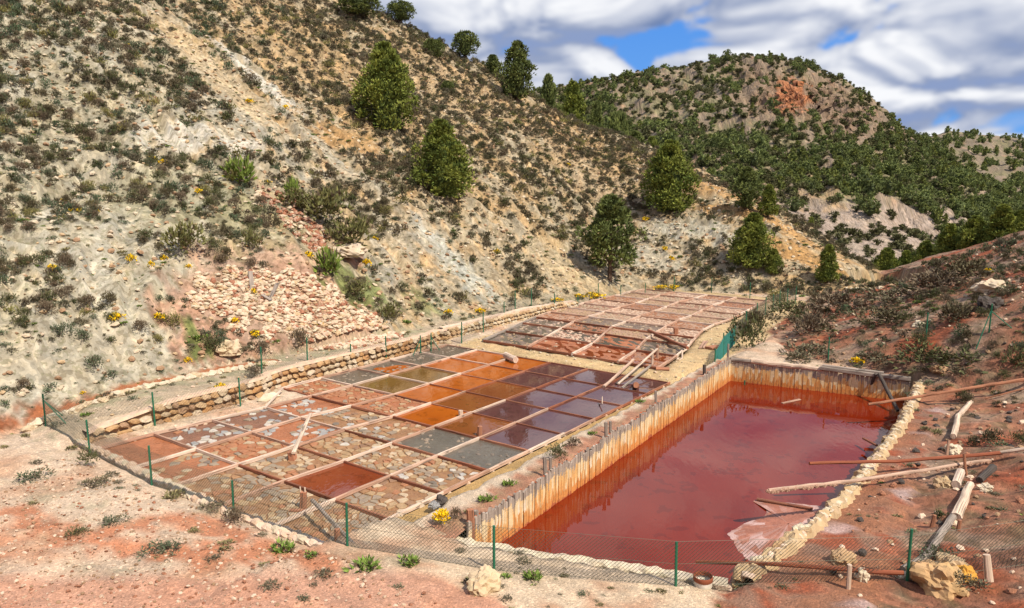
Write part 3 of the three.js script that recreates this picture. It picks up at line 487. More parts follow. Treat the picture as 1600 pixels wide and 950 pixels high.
// what lies in each pan: g wet grey silt, o orange water, l olive water, p brine whose base colour carries part of the mirrored sky, r dark red water, m red mud, d dark mud, s tan flagstones, S pale flagstones in mud, R reddish flagstones
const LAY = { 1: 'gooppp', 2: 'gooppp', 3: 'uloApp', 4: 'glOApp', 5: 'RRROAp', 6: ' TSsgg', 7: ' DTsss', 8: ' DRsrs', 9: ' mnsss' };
const LOOK = { g: 'wet grey silty', o: 'rust orange flooded', O: 'brown orange flooded', l: 'olive brown flooded', p: 'mauve sky-tinted flooded', A: 'amber brown flooded', r: 'dark red flooded', m: 'red muddy', n: 'red stone strewn', u: 'grey half flooded', s: 'tan flagstone floored', S: 'pale flagstone floored', R: 'reddish flagstone floored', T: 'white flagstone floored', D: 'dark flagstone floored' };
for (let row = 1; row <= 9; row++) for (let c = row < 6 ? 0 : 1; c < 6; c++) {
  const k = LAY[row][c], b0 = row === 1 ? 0.97 : row, b1 = row === 9 ? 9.93 : row + 1, Q = [[AL[c](b0), b0], [AL[c + 1](b0), b0], [AL[c + 1](b1), b1], [AL[c](b1), b1]], r = rngOf(row * 31 + c * 7);
  const o = thing('salt_pan', `${LOOK[k]} salt pan, lower field, ${ORD[9 - row]} row from front fence, ${ORD[row < 6 ? c : c - 1]} from stone wall`, 'salt pan', null, 'salt pans of the lower field');
  const bedM = { g: M.wetgrey, m: M.redmud, n: M.redmud, u: M.wetgrey, s: M.tanmud, S: M.tanmud, R: M.redmud, T: M.redmud, D: M.darkmud }[k] ?? M.redmud;
  mesh('bed', quadSheet(Q, -0.02, 8, 0.02, 0.5), bedM, o);
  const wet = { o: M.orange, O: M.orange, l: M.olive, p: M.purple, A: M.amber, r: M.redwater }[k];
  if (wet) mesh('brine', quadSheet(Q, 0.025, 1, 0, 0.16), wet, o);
  if (k === 'g' || k === 'u') {
    mesh('brine', quadSheet(Q, 0.012, 1, 0, 0.3), M.greywater, o);
    const T = []; for (let q = 0; q < 46; q++) { const u = r(), v = r(), cl = n2(u * 2 + row * 3, v * 2 + c * 5); if (cl < -0.1) continue; const p = AB(lerp(lerp(Q[0][0], Q[1][0], u), lerp(Q[3][0], Q[2][0], u), v), lerp(b0, b1, v), 0.012), s = 0.03 + 0.07 * r(), g = rockGeo(40 + (q % 4), s * 1.3, s * 0.5, s, 0); g.rotateY(r() * 6); g.translate(p.x, p.y, p.z); T.push(g); }
    if (T.length) mesh('pebbles', mergeGeometries(T), c % 2 ? M.stones[6] : M.stones[3], o).userData.kind = 'stuff';
    if (k === 'u') { const c0 = Q[0][0] + 0.5, T2 = new Tri(), ce = AB(c0 + 0.12, b0 + 0.5, 0.018); for (let q = 0; q < 20; q++) { const f = (w) => { const an = (w / 20) * 6.283, rd = 0.36 + 0.08 * Math.sin(an * 3) + 0.05 * Math.sin(an * 5 + 1); return AB(c0 + 0.12 + Math.cos(an) * rd * 0.9, b0 + 0.5 + Math.sin(an) * rd, 0.018); }, A = f(q), B = f((q + 1) % 20), uv = (p) => [p.x * 0.16, p.z * 0.16]; T2.t(ce, B, A, null, uv(ce), uv(B), uv(A)); } mesh('orange_pool', T2.geo(), M.orange, o); }
  }
  if ('sSRTDn'.includes(k)) {
    const U0_ = Q[0][0] * SA, U1_ = Q[1][0] * SA, V0 = b0 * SB, V1 = b1 * SB, small = row <= 5 || (row === 7 && c >= 4) ? 9 : 8, mx = small, my = small, S = [];
    for (let i = 0; i < mx; i++) for (let j = 0; j < my; j++) S.push([lerp(U0_, U1_, (i + 0.5 + (r() - 0.5) * 0.85) / mx), lerp(V0, V1, (j + 0.5 + (r() - 0.5) * 0.85) / my)]);
    const box = [[U0_ + 0.06, V0 + 0.06], [U1_ - 0.06, V0 + 0.06], [U1_ - 0.06, V1 - 0.06], [U0_ + 0.06, V1 - 0.06]];
    S.forEach((p, i) => {
      let P = box; const gap = 0.018 + 0.02 * r();
      for (let j = 0; j < S.length; j++) { if (j === i) continue; const q = S[j], dx = q[0] - p[0], dy = q[1] - p[1], l = Math.hypot(dx, dy); if (l > 1.3) continue; P = clipPoly(P, dx / l, dy / l, ((p[0] + q[0]) / 2 * dx + (p[1] + q[1]) / 2 * dy) / l - gap); if (P.length < 3) return; }
      const wv = n2(p[0] * 0.8 + row * 9, p[1] * 0.8 + c * 5), skip = { s: -0.42, S: -0.4, R: -0.4, T: 0.02, D: 0.0, n: 0.25 }[k];
      if (wv < skip + (r() - 0.5) * 0.3) return;
      const zn = n2(p[0] * 0.5 + 30, p[1] * 0.5) + 0.6 * (r() - 0.5); let mm = zn > 0.72 ? M.stones[6 + ((r() * 2) | 0)] : zn > 0.25 ? M.stones[3] : zn < -0.4 ? M.stones[[4, 2, 7][(r() * 3) | 0]] : M.stones[[0, 1, 2, 0, 5][(r() * 5) | 0]];
      if (k === 'R') mm = r() < 0.6 ? M.stones[4] : M.stones[(r() * 6) | 0];
      if (k === 'T' || k === 'D') mm = r() < 0.6 ? M.whites[(r() * 3) | 0] : M.stones[3 + ((r() * 2) | 0)];
      if ((k === 's' || k === 'S') && r() < 0.14) mm = r() < 0.5 && c > 1 && row < 8 && row > 5 ? M.whites[(r() * 2) | 0] : M.stones[5];
      mesh('flagstone', slabGeo(P, -0.06, 0.008 + 0.024 * r(), r), mm, o);
    });
  }
}
// timber dividers: one line of boards per thing
for (let k = 0; k <= 6; k++) {
  const b0 = 1, b1 = k === 0 ? 6.1 : 9.95, o = thing('timber_divider', k === 0 || k === 6 ? `low timber edging of the lower pans along the ${k ? 'ochre earth strip' : 'stone wall'}` : `long timber divider in the lower pans, ${ORD[k]} line from the stone wall`, 'timber divider', null, 'lengthwise timber dividers of the lower pans');
  const bs = [b0]; for (let q = Math.floor(b0) + 1; q < b1; q++) bs.push(q); bs.push(b1);
  for (let i = 1; i < bs.length; i++) { const wet = bs[i] <= 5.2 && k > 2, y = wet ? 0.035 : 0.055; mesh('board', bar(AB(AL[k](bs[i - 1]), bs[i - 1], y), AB(AL[k](bs[i]), bs[i], y), wet ? 0.06 : 0.09, 0.13, k * 20 + i), bs[i] > 4.2 || k < 3 ? M.board[(i + k) % 3] : M.boardRed[2 * ((i + k) % 2)], o); }
}
for (let b = 1; b <= 9; b++) {
  const c0 = b <= 6 ? 0 : 1, o = thing('timber_divider', b === 1 ? 'low timber edging of the lower pans along the dirt path between the fields' : `cross timber divider in the lower pans, ${ORD[9 - b]} line from the front fence`, 'timber divider', null, 'cross timber dividers of the lower pans');
  for (let c = c0; c < 6; c++) { const wet = b <= 5 && c > 1, y = wet ? 0.02 : 0.042; mesh('board', bar(AB(AL[c](b) + 0.03, b, y), AB(AL[c + 1](b) - 0.03, b, y), wet ? 0.055 : 0.075, 0.12, b * 40 + c), (b > 6 && c < 3) || (c < 2 && b < 6) ? M.board[(b + c) % 3] : M.boardRed[(b + c) % 3], o); }
}
// ---------------------------------------------------------------- the upper field
{
  const UL = [U0, U1, U2, U3, U4], BR = [0.38, -0.9, -2.1, -3.05, -4.05, -5.05, -6.05, -7.05, -8.05, -9.1, -10.1];
  const mt = (i, c) => (i === 0 ? [M.graveldark, M.redmud, M.redmud, M.gravelred][c] : i === 1 ? [M.graveldark, M.gravelred, M.redmud, M.graveldark][c] : i === 2 ? [M.graveldark, M.gravelred, M.gravelpink, M.gravelred][c] : i === 3 ? [M.gravelpink, M.graveldark, M.graveldark, M.gravelpink][c] : (i * 7 + c * 3) % 5 === 0 ? M.gravelred : M.gravelpink);
  const lk = new Map([[M.graveldark, 'dark damp'], [M.redmud, 'red muddy'], [M.gravelred, 'reddish gravelly'], [M.gravelpink, 'pale pink gravelly']]);
  const peb = []; for (let v = 0; v < 3; v++) peb.push(rockGeo(50 + v, 0.09, 0.03, 0.08, 0));
  for (let i = 0; i < 10; i++) for (let c = 0; c < 4; c++) {
    const b0 = BR[i + 1], b1 = BR[i], m = mt(i, c), Q = [[UL[c](b0), b0], [UL[c + 1](b0), b0], [UL[c + 1](b1), b1], [UL[c](b1), b1]];
    const o = thing('salt_pan', `${lk.get(m)} salt pan, upper field, ${ORD[i]} row from dirt path, ${ORD[c]} across from hillside`, 'salt pan', null, 'salt pans of the upper field');
    mesh('bed', quadSheet(Q, 0.2, 8, 0.025, 0.45), m, o);
    if (i < 3 && m !== M.gravelpink) mesh('brine', quadSheet(Q, 0.2, 1, 0, 0.16), i === 0 && c > 0 ? M.redwater : M.greywater, o);
    const T = [], r = rngOf(i * 9 + c + 400);
    const np = m === M.redmud ? 8 : m === M.graveldark ? 40 : 110;
    for (let q = 0; q < np; q++) { const u = r(), v = r(), a = lerp(lerp(Q[0][0], Q[1][0], u), lerp(Q[3][0], Q[2][0], u), v), p = AB(a, lerp(b0, b1, v), 0.205), g = peb[q % 3].clone(), s = 0.6 + r(); g.rotateY(r() * 6); g.scale(s, s, s); g.translate(p.x, p.y, p.z); T.push(g); }
    const st = mesh('bed_stones', mergeGeometries(T), [M.stones[1], M.stones[5], M.mortar, M.stones[4]][(i + c) % 4], o); st.userData.kind = 'stuff';
  }
  UL.forEach((L, k) => {
    const o = thing('timber_divider', k === 0 || k === 4 ? `wavering timber edging of the upper pans on the ${k ? 'netting fence' : 'hillside'} edge` : `long wavering timber divider in the upper pans, ${ORD[k]} line from the hillside edge`, 'timber divider', null, 'lengthwise timber dividers of the upper pans');
    for (let i = 0; i < 10; i++) mesh('board', bar(AB(L(BR[i]), BR[i], 0.27 + 0.03 * Math.sin(i * 2.3 + k)), AB(L(BR[i + 1]), BR[i + 1], 0.27 + 0.03 * Math.sin(i * 2.3 + 2.3 + k)), k === 4 || k === 0 ? 0.12 : 0.12, 0.16, 900 + k * 20 + i), k === 0 && i < 3 ? M.greyWood : M.board[(i + k) % 3], o);
  });
  BR.forEach((b, i) => {
    const o = thing('timber_divider', i === 0 ? 'low timber edging of the upper pans along the dirt path' : i === 10 ? 'farthest cross timber edging of the upper pans below the hillside' : `cross timber divider in the upper pans, ${ORD[i - 1]} line from the dirt path`, 'timber divider', null, 'cross timber dividers of the upper pans');
    for (let c = 0; c < 4; c++) { const j = (n2(i * 3.1, c * 2.7) * 0.12); mesh('board', bar(AB(UL[c](b) + 0.04, b, 0.26), AB(UL[c + 1](b) - 0.04, b + (i && i < 10 ? j * 0.5 : 0), 0.26), 0.085, 0.15, 1200 + i * 8 + c), i < 4 ? M.boardRed[(i + c) % 3] : M.board[(i + c) % 3], o); }
  });
}
// ---------------------------------------------------------------- dirt causeway between the pans and the pond
const aPl = (b) => 6.5 + 0.067 * (b + 1.08);
{
  const T = new Tri(), prof = [[0, -0.02, 0], [0.05, 0.03, 0], [0.3, 0.1, 0], [0.36, 0.2, 1], [0.42, 0.38, 1], [0.5, 0.42, 1], [0.62, 0.4, 2], [0.8, 0.43, 2], [0.93, 0.42, 2], [0.985, 0.38, 2]];
  const N = 110, col = [[0.64, 0.41, 0.16], [0.74, 0.6, 0.46], [0.5, 0.25, 0.16]], P = (i, k) => { const b = 9.2 - (i / N) * 10.1, a1 = aPl(b) - 0.02, [t, y] = prof[k], kr = 0.06 * n2(b * 1.2, 3); const a = lerp(6.03, a1, clamp(t + (k > 2 && k < 6 ? kr : 0), 0, 1)), p = AB(a, b, y * ss(b, 9.5, 8.6) + 0.1 * ss(b, 8.6, 9.2)); if (k > 1 && k < 9) p.y += 0.05 * n2(p.x * 1.1, p.z * 1.1) + 0.03 * n2(p.x * 4, p.z * 4); return p; };
  const cc = (p, k) => { const f = n2(p.x * 1.2, p.z * 1.2), g = n2(p.x * 4, p.z * 4); let c = col[prof[k][2]]; if (k === 6) c = mix3(col[1], col[2], ss(f, -0.4, 0.3)); if (k > 6) c = mix3(c, [0.34, 0.27, 0.16], 0.5 * ss(f + 0.4 * g, 0.2, 0.6)); const q = 0.9 + 0.2 * g; return [c[0] * q, c[1] * q, c[2] * q]; };
  const pos = [], cols = [], uv = [], idx = [], W = prof.length; for (let i = 0; i <= N; i++) for (let k = 0; k < W; k++) { const p = P(i, k), c = cc(p, k); pos.push(p.x, p.y, p.z); cols.push(...c); uv.push(p.x / 3, p.z / 3); }
  for (let i = 0; i < N; i++) for (let k = 0; k < W - 1; k++) { const a = i * W + k, b = a + 1, c = a + W, d = c + 1; idx.push(a, b, c, b, d, c); }
  const g = new THREE.BufferGeometry(); g.setAttribute('position', new THREE.Float32BufferAttribute(pos, 3)); g.setAttribute('color', new THREE.Float32BufferAttribute(cols, 3)); g.setAttribute('uv', new THREE.Float32BufferAttribute(uv, 2)); g.setIndex(idx); g.computeVertexNormals();
  tag(mesh('causeway', g, std({ vertexColors: true, map: soilMap, bumpMap: soilBump, bumpScale: 0.06 })), 'raised earth causeway between the pans and the pond', 'path', null, 'structure');
}
// ---------------------------------------------------------------- stone-built walls
const rocks = []; for (let i = 0; i < 10; i++) rocks.push(rockGeo(i + 1, 1, 1, 1, 1, 0.3));
function wallStones(o, A, Bv, y0, y1, course, len, mats, seed, thick = 0.14, nameIt = 'stone', limit = 300) { // A, Bv: functions t -> Vector3 on the face line (y ignored), n outward
  const r = rngOf(seed), L = Bv.len; let n = 0;
  for (let y = 0; ; y++) {
    let t = -r() * len; const hh0 = course * (0.9 + 0.2 * r()), yb = y0(0) + y * course;
    if (yb > 4) break; let any = false;
    while (t < L) {
      const l = len * (0.65 + 0.7 * r()), tc = clamp((t + l / 2) / L, 0, 1), p = A(tc), base = y0(tc) + y * course, top = y1(tc);
      t += l; if (base + course * 0.55 > top || n >= limit) continue; any = true;
      const hh = hh0 * (0.85 + 0.3 * r()), s = mesh(nameIt, rocks[(r() * 10) | 0], mats[(r() * mats.length) | 0], o);
      s.position.set(p.x, base + hh * 0.5 + 0.04 * (r() - 0.5), p.z); s.rotation.set((r() - 0.5) * 0.5, Bv.turn(tc) + (r() - 0.5) * 0.3, (r() - 0.5) * 0.4); s.scale.set(l * 0.53, hh * 0.55, thick * (0.9 + 0.35 * r())); n++;
    }
    if (!any) break;
  }
  return n;
}
function along(L) { // polyline of [a,b] -> position and heading by fraction
  const P = L.map(([a, b]) => AB(a, b)), D = [0]; for (let i = 1; i < P.length; i++) D.push(D[i - 1] + P[i].distanceTo(P[i - 1]));
  const len = D[D.length - 1], seg = (t) => { const s = t * len; let i = 1; while (i < P.length - 1 && D[i] < s) i++; return [i, (s - D[i - 1]) / (D[i] - D[i - 1])]; };
  const at = (t) => { const [i, f] = seg(t); return P[i - 1].clone().lerp(P[i], f); };
  at.len = len; at.turn = (t) => { const [i] = seg(t), d = P[i].clone().sub(P[i - 1]); return Math.atan2(-d.z, d.x); }; at.abAt = (t) => { const p = at(t); return abOf(p.x, p.z); };
  return at;
}
{
  const line = [[0.04, 9.85]]; for (let b = 9.4; b > 0.9; b -= 0.4) line.push([aWall(b) + 0.05, b]); line.push([-0.24, 0.9]);
  const at = along(line), top = (t) => embank(at.abAt(t)[1]), o = thing('stone_wall', 'rough tan stone retaining wall along the hillside edge of the lower pans', 'stone wall');
  // core behind the stones and the earth-covered coping
  const C = (i, o2, y) => { const t = i / 60, p = at(t), h = at.turn(t); p.x -= Math.sin(h) * o2; p.z -= Math.cos(h) * o2; p.y = y(t) + (o2 > 0 ? 0.03 * n2(i * 0.7, o2 * 9) : 0); return p; };
  const K = new Tri(); for (let i = 0; i < 60; i++) K.q(C(i, 0.06, () => -0.1), C(i + 1, 0.06, () => -0.1), C(i + 1, 0.06, top), C(i, 0.06, top));
  mesh('core', K.geo(), M.wall[4], o);
  const S = new Tri(), tp = (d) => (t) => top(t) + d; for (let i = 0; i < 60; i++) { S.q(C(i, -0.06, tp(-0.02)), C(i + 1, -0.06, tp(-0.02)), C(i + 1, 0.0, tp(0.07)), C(i, 0.0, tp(0.07))); S.q(C(i, 0, tp(0.07)), C(i + 1, 0, tp(0.07)), C(i + 1, 0.36, tp(0.06)), C(i, 0.36, tp(0.06))); S.q(C(i, 0.36, tp(0.06)), C(i + 1, 0.36, tp(0.06)), C(i + 1, 0.55, tp(-0.1)), C(i, 0.55, tp(-0.1))); }
  mesh('coping', S.geo(), M.mortar, o);
  wallStones(o, at, at, () => 0.0, (t) => top(t) - 0.02, 0.275, 0.43, M.wall, 71);
  const up = [[-0.5, 0.75]]; for (let b = 0.4; b > -6; b -= 0.5) up.push([aWall(b) + 0.06, b]);
  const at2 = along(up), o2 = thing('stone_wall', 'low pale stone wall along the hillside edge of the upper pans', 'stone wall'), top2 = (t) => embank(at2.abAt(t)[1]) + 0.05;
  wallStones(o2, at2, at2, () => 0.12, top2, 0.22, 0.34, M.lime, 75);
  const S2 = new Tri(), C2 = (i, q, y) => { const t = i / 40, p = at2(t), h = at2.turn(t); p.x -= Math.sin(h) * q; p.z -= Math.cos(h) * q; p.y = y + 0.03 * n2(i, q * 7); return p; }; for (let i = 0; i < 40; i++) { const y = top2(i / 40), y2 = top2((i + 1) / 40); S2.q(C2(i, 0.05, 0), C2(i + 1, 0.05, 0), C2(i + 1, 0.05, y2), C2(i, 0.05, y)); S2.q(C2(i, 0.05, y), C2(i + 1, 0.05, y2), C2(i + 1, 0.5, y2), C2(i, 0.5, y)); }
  mesh('core', S2.geo(), M.salt, o2);
  const kerbCore = (at, w, y0, y1, o, m) => { const N = Math.round(at.len / 0.22), pr = [[-w * 0.5, y0], [-w * 0.46, y1 - 0.06], [-w * 0.3, y1], [w * 0.3, y1], [w * 0.46, y1 - 0.06], [w * 0.5, y0]], T = new Tri(), P = (i, k) => { const t = i / N, p = at(t), h = at.turn(t), [q, y] = pr[k], j = 0.07 * n2(i * 0.6, k * 1.7 + 3); p.x += Math.sin(h) * (q + j); p.z += Math.cos(h) * (q + j); p.y = y + (k > 0 && k < 5 ? 0.05 * n2(i * 0.5, k * 3.1) : 0); return p; }; for (let i = 0; i < N; i++) for (let k = 0; k < 5; k++) T.q(P(i, k), P(i + 1, k), P(i + 1, k + 1), P(i, k + 1)); mesh('core', T.geo(), m, o); };
  // kerb along the front of the pans
  const at3 = along([[-0.95, 9.95], [0.5, 9.97], [2.3, 10.05], [4.2, 10.1], [6.2, 9.98]]), o3 = thing('stone_kerb', 'long pale stone kerb along the front fence of the pans', 'kerb'); wallStones(o3, at3, at3, () => 0.04, () => 0.26, 0.2, 0.38, [M.lime[2], M.mortar, M.salt], 79, 0.17); kerbCore(at3, 0.34, -0.1, 0.2, o3, M.salt);
  // kerb round the near end of the pond
  const at4 = along([[6.6, 9.0], [7.2, 8.98], [7.8, 8.82], [8.5, 8.55], [9.2, 8.32], [10.05, 8.06]]), o4 = thing('stone_kerb', 'uneven cream stone kerb closing the near end of the pond', 'kerb');
  wallStones(o4, at4, at4, () => -0.85, () => 0.22, 0.24, 0.34, [M.lime[2], M.lime[0], M.salt], 83, 0.2); kerbCore(at4, 0.42, -1, 0.2, o4, M.lime[2]);
  // right wall of the pond: leaning rough blocks
  const SGN = 1, at5 = along([[10.12, 7.95], [10.27, 7.0], [10.42, 5.5], [10.45, 4.0], [10.42, 1.3], [10.2, -1.6]]), o5 = thing('stone_wall', 'rough cream limestone wall along the far long side of the pond', 'stone wall');
  { const Q = [[-0.16, -1.0], [-0.06, -0.2], [0.03, 0.34], [0.12, 0.43], [0.28, 0.45], [0.38, 0.38], [0.55, 0.08]], N = 150, pos = [], uv = [], ix = []; for (let i = 0; i <= N; i++) Q.forEach(([q, y], k) => { const t = i / N, p = at5(t), h = at5.turn(t), j = 0.12 * n2(i * 0.9, k * 0.9) + 0.1 * n2(i * 0.17, 4); p.x += Math.sin(h) * (q + j * (k < 6 ? 1 : 0)) * SGN; p.z += Math.cos(h) * (q + j * (k < 6 ? 1 : 0)) * SGN; p.y = y + 0.1 * n2(i * 0.4 + k * 7, 2) * (k > 1 ? 1 : 0.3); pos.push(p.x, p.y, p.z); uv.push(p.x, p.z + p.y); }); for (let i = 0; i < N; i++) for (let k = 0; k < 6; k++) { const a = i * 7 + k; ix.push(a, a + 1, a + 7, a + 1, a + 8, a + 7); } const g = new THREE.BufferGeometry(); g.setAttribute('position', new THREE.Float32BufferAttribute(pos, 3)); g.setAttribute('uv', new THREE.Float32BufferAttribute(uv, 2)); g.setIndex(ix); const gf = g.toNonIndexed(); gf.computeVertexNormals(); mesh('core', gf, M.lime[1], o5); }
  const n5 = wallStones(o5, at5, at5, () => -0.85, () => 0.4, 0.26, 0.5, M.lime, 87, 0.15, 'stone', 200);
  const at6 = along([[10.21, 7.95], [10.35, 7.0], [10.51, 5.5], [10.54, 4.0], [10.51, 1.3], [10.29, -1.6]]); wallStones(o5, at6, at6, () => 0.3, () => 0.56, 0.17, 0.26, [M.lime[2], M.lime[0], M.salt], 91, 0.14, 'stone', 130);
}
// ---------------------------------------------------------------- plank walls of the pond
function plankWall(o, at, pitch, yTop, yBot, seed, lean = 0) {
  const r = rngOf(seed), n = Math.round(at.len / pitch);
  for (let i = 0; i < n; i++) {
    const t0 = (i + 0.04) / n, t1 = (i + 0.97) / n, p = at(t0), q = at(t1), h = at.turn((t0 + t1) / 2), nx = Math.sin(h), nz = Math.cos(h), off = 0.03 * (r() - 0.5), th = 0.05 + 0.02 * r();
    const tp = yTop((t0 + t1) / 2) + 0.17 * (r() - 0.5), ya = tp + (r() - 0.6) * 0.16, ym = tp + (r() - 0.2) * 0.12, yb = tp + (r() - 0.55) * 0.14, m = p.clone().lerp(q, 0.3 + 0.4 * r()), T = new Tri(), u0 = r() * 0.95, du = 0.02;
    const F = (v, y, d) => V(v.x + nx * (off + d) + nx * lean * (1 - (y - yBot) / (tp - yBot)), y, v.z + nz * (off + d) + nz * lean * (1 - (y - yBot) / (tp - yBot))), H = (y) => (y - yBot) / (tp - yBot + 0.05), vA = H(ya), vM = H(ym), vB = H(yb);
    const fr = [F(p, yBot, th), F(q, yBot, th), F(q, yb, th), F(m, ym, th), F(p, ya, th)], bk = [F(p, yBot, 0), F(q, yBot, 0), F(q, yb, 0), F(m, ym, 0), F(p, ya, 0)], uv = [[u0, 0.01], [u0 + du, 0.01], [u0 + du, vB], [u0 + du / 2, vM], [u0, vA]];
    T.t(fr[0], fr[1], fr[2], null, uv[0], uv[1], uv[2]); T.t(fr[0], fr[2], fr[3], null, uv[0], uv[2], uv[3]); T.t(fr[0], fr[3], fr[4], null, uv[0], uv[3], uv[4]);
    for (let k = 1; k < 5; k++) { const k2 = (k + 1) % 5; T.q(fr[k], bk[k], bk[k2], fr[k2], null, uv[k], uv[k], uv[k2], uv[k2]); }
    T.t(bk[0], bk[2], bk[1], null, uv[0], uv[2], uv[1]); T.t(bk[0], bk[3], bk[2], null, uv[0], uv[3], uv[2]); T.t(bk[0], bk[4], bk[3], null, uv[0], uv[4], uv[3]);
    mesh('plank', T.geo(), M.plank, o);
  }
}
{
  const at = along([[7.15, 8.86], [6.5, -1.06]]), o = thing('plank_wall', 'long wall of ragged iron stained planks on the causeway side of the pond', 'plank wall');
  plankWall(o, at, 0.17, (t) => 0.5 + 0.05 * Math.sin(t * 37) + 0.12 * ss(t, 0.9, 1), -1.0, 501);
  const post = (px, py0, top, w, m = M.greyWood) => { const b = itp(px, [[712, 8.75], [855, 7.02], [943, 5.15], [1019, 3.15], [1095, 0.6], [1144, -0.95]]), a = aPl(b) - 0.02; mesh('post', pole([AB(a, b, -1), AB(a - 0.02, b, top)], w, w * 0.8, px, 7), m, o); };
  post(712, 0, 0.85, 0.13, M.brownWood); post(722, 0, 0.7, 0.09, M.greyWood); post(855, 0, 1.08, 0.08); post(862, 0, 0.95, 0.06); post(943, 0, 1.02, 0.08); post(949, 0, 0.95, 0.07); post(1019, 0, 1.08, 0.07); post(1095, 0, 0.95, 0.1, M.darkWood); post(1144, 0, 1.3, 0.07);
  const at2 = along([[6.52, -1.06], [10.1, -1.6]]), o2 = thing('plank_wall', 'short plank wall with a log rail closing the far end of the pond', 'plank wall');
  plankWall(o2, at2, 0.2, () => 0.36, -1.0, 507);
  const rail = (t0, t1, y, r0, m, s) => { const p = at2(t0), q = at2(t1); p.y = q.y = y; mesh('rail', pole([p, q], r0, r0 * 0.9, s, 9, 0.2), m, o2); };
  rail(0.12, 0.36, 0.44, 0.15, M.paleWood, 21); rail(0.36, 0.53, 0.43, 0.13, M.paleWood, 22); rail(0.0, 0.13, 0.45, 0.12, M.greyWood, 24);
  { const p = at2(0.52), q = at2(1.0), h = at2.turn(0.7); p.y = 0.5; q.y = 0.44; p.x += Math.sin(h) * 0.1; p.z += Math.cos(h) * 0.1; q.x += Math.sin(h) * 0.1; q.z += Math.cos(h) * 0.1; mesh('rail', bar(p, q, 0.2, 0.2, 23), M.greyWood, o2); p.y += 0.01; const p2 = at2(0.53), q2 = at2(0.86); p2.y = 0.62; q2.y = 0.58; mesh('rail', bar(p2, q2, 0.22, 0.1, 27), M.greyWood, o2); }
  const brace = thing('timber_brace', 'pair of dark timber props spread like an upturned V in the pond corner', 'brace');
  const tp = at2(0.82); tp.y = 0.55; const hh = at2.turn(0.8), tn = V(Math.sin(hh), 0, Math.cos(hh)); tp.addScaledVector(tn, 0.24);
  mesh('prop', bar(tp.clone(), atY(1356, 615, -0.6), 0.13, 0.13, 31, V(0, 0, 1)), M.darkWood, brace); mesh('prop', bar(tp.clone().add(V(0.14, 0.0, 0.03)), atY(1403, 642, -0.55), 0.14, 0.14, 32, V(0, 0, 1)), M.darkWood, brace);
}

// ---------------------------------------------------------------- fences
function wires(P, h, pitch, r, T = new Tri()) { // diamond mesh between base points P
  for (let i = 1; i < P.length; i++) {
    const p = P[i - 1], q = P[i], L = Math.hypot(q.x - p.x, q.z - p.z), n = Math.round(L / pitch), nx = -(q.z - p.z) / L, nz = (q.x - p.x) / L;
    const at = (u, v) => V(lerp(p.x, q.x, u / L), lerp(p.y, q.y, u / L) + v - 0.05 * Math.sin((u / L) * Math.PI) * (v / h), lerp(p.z, q.z, u / L));
    const seg = (a, b) => { const s = [[0, r], [nx * r, -r * 0.5], [-nx * r, -r * 0.5]], s2 = [0, nz * r, -nz * r]; for (let k = 0; k < 3; k++) { const l = (k + 1) % 3, o = (v, m) => V(v.x + s[m][0], v.y + s[m][1], v.z + s2[m]); T.q(o(a, k), o(b, k), o(b, l), o(a, l)); } };
    const side = (a, b) => { const d = b.clone().sub(a).normalize(), sx = V(d.y * (q.x - p.x) / L, -Math.hypot(d.x, d.z), d.y * (q.z - p.z) / L).multiplyScalar(r), o = (v, m) => (m === 0 ? v.clone().add(sx) : m === 1 ? V(v.x - sx.x + nx * r, v.y - sx.y, v.z - sx.z + nz * r) : V(v.x - sx.x - nx * r, v.y - sx.y, v.z - sx.z - nz * r)); for (let k = 0; k < 3; k++) { const l = (k + 1) % 3; T.q(o(a, k), o(b, k), o(b, l), o(a, l)); } };
    for (let k = -Math.ceil(h / pitch); k <= n; k++) for (const s of [1, -1]) {
      let u0 = s > 0 ? k * pitch : (k + h / pitch) * pitch, v0 = 0, u1 = u0 + s * h, v1 = h;
      const cut = (u, v, uu, vv) => { if (u < 0) { const t = -u / (uu - u); return [0, v + (vv - v) * t]; } if (u > L) { const t = (L - u) / (uu - u); return [L, v + (vv - v) * t]; } return [u, v]; };
      if ((u0 < 0 && u1 < 0) || (u0 > L && u1 > L)) continue;
      const a = cut(u0, v0, u1, v1), b = cut(u1, v1, u0, v0); side(at(...a), at(...b));
    }
    seg(at(0, h), at(L, h)); seg(at(0, h * 0.5), at(L, h * 0.5)); seg(at(0, 0.02), at(L, 0.02));
  }
  return T;
}
function fence(label, bases, heights, o = {}) {
  const t = thing('wire_fence', label, 'fence'), P = bases.map((p) => ground(p.clone()));
  P.forEach((p, i) => { const h = heights[i] ?? 1.25, q = V(p.x + (o.tilt ?? 0.02) * Math.sin(i * 5), p.y + h + 0.04, p.z + 0.02 * Math.sin(i * 3)); mesh('post', pole([V(p.x, p.y - 0.2, p.z), q], 0.036, 0.034, i, 8, 0.02), o.postMat ?? M.green, t); });
  for (const [i, x, z] of o.braces ?? []) { const p = P[i], e = ground(V(p.x + x, 0, p.z + z)); mesh('brace', pole([V(p.x, p.y + 1.05, p.z), e], 0.025, 0.025, i, 6, 0.02), M.green, t); }
  mesh('wire_mesh', wires(P, (heights.mesh ?? 1.15), o.pitch ?? 0.075, o.r ?? 0.0042).geo(), o.wire ?? M.wire, t);
  if (o.net) mesh('netting', wires(o.net.map((i) => P[i]), 1.1, 0.06, 0.007).geo(), M.net, t);
  return t;
}
const ax = (px, py, y = 0.15) => atY(px, py, y);
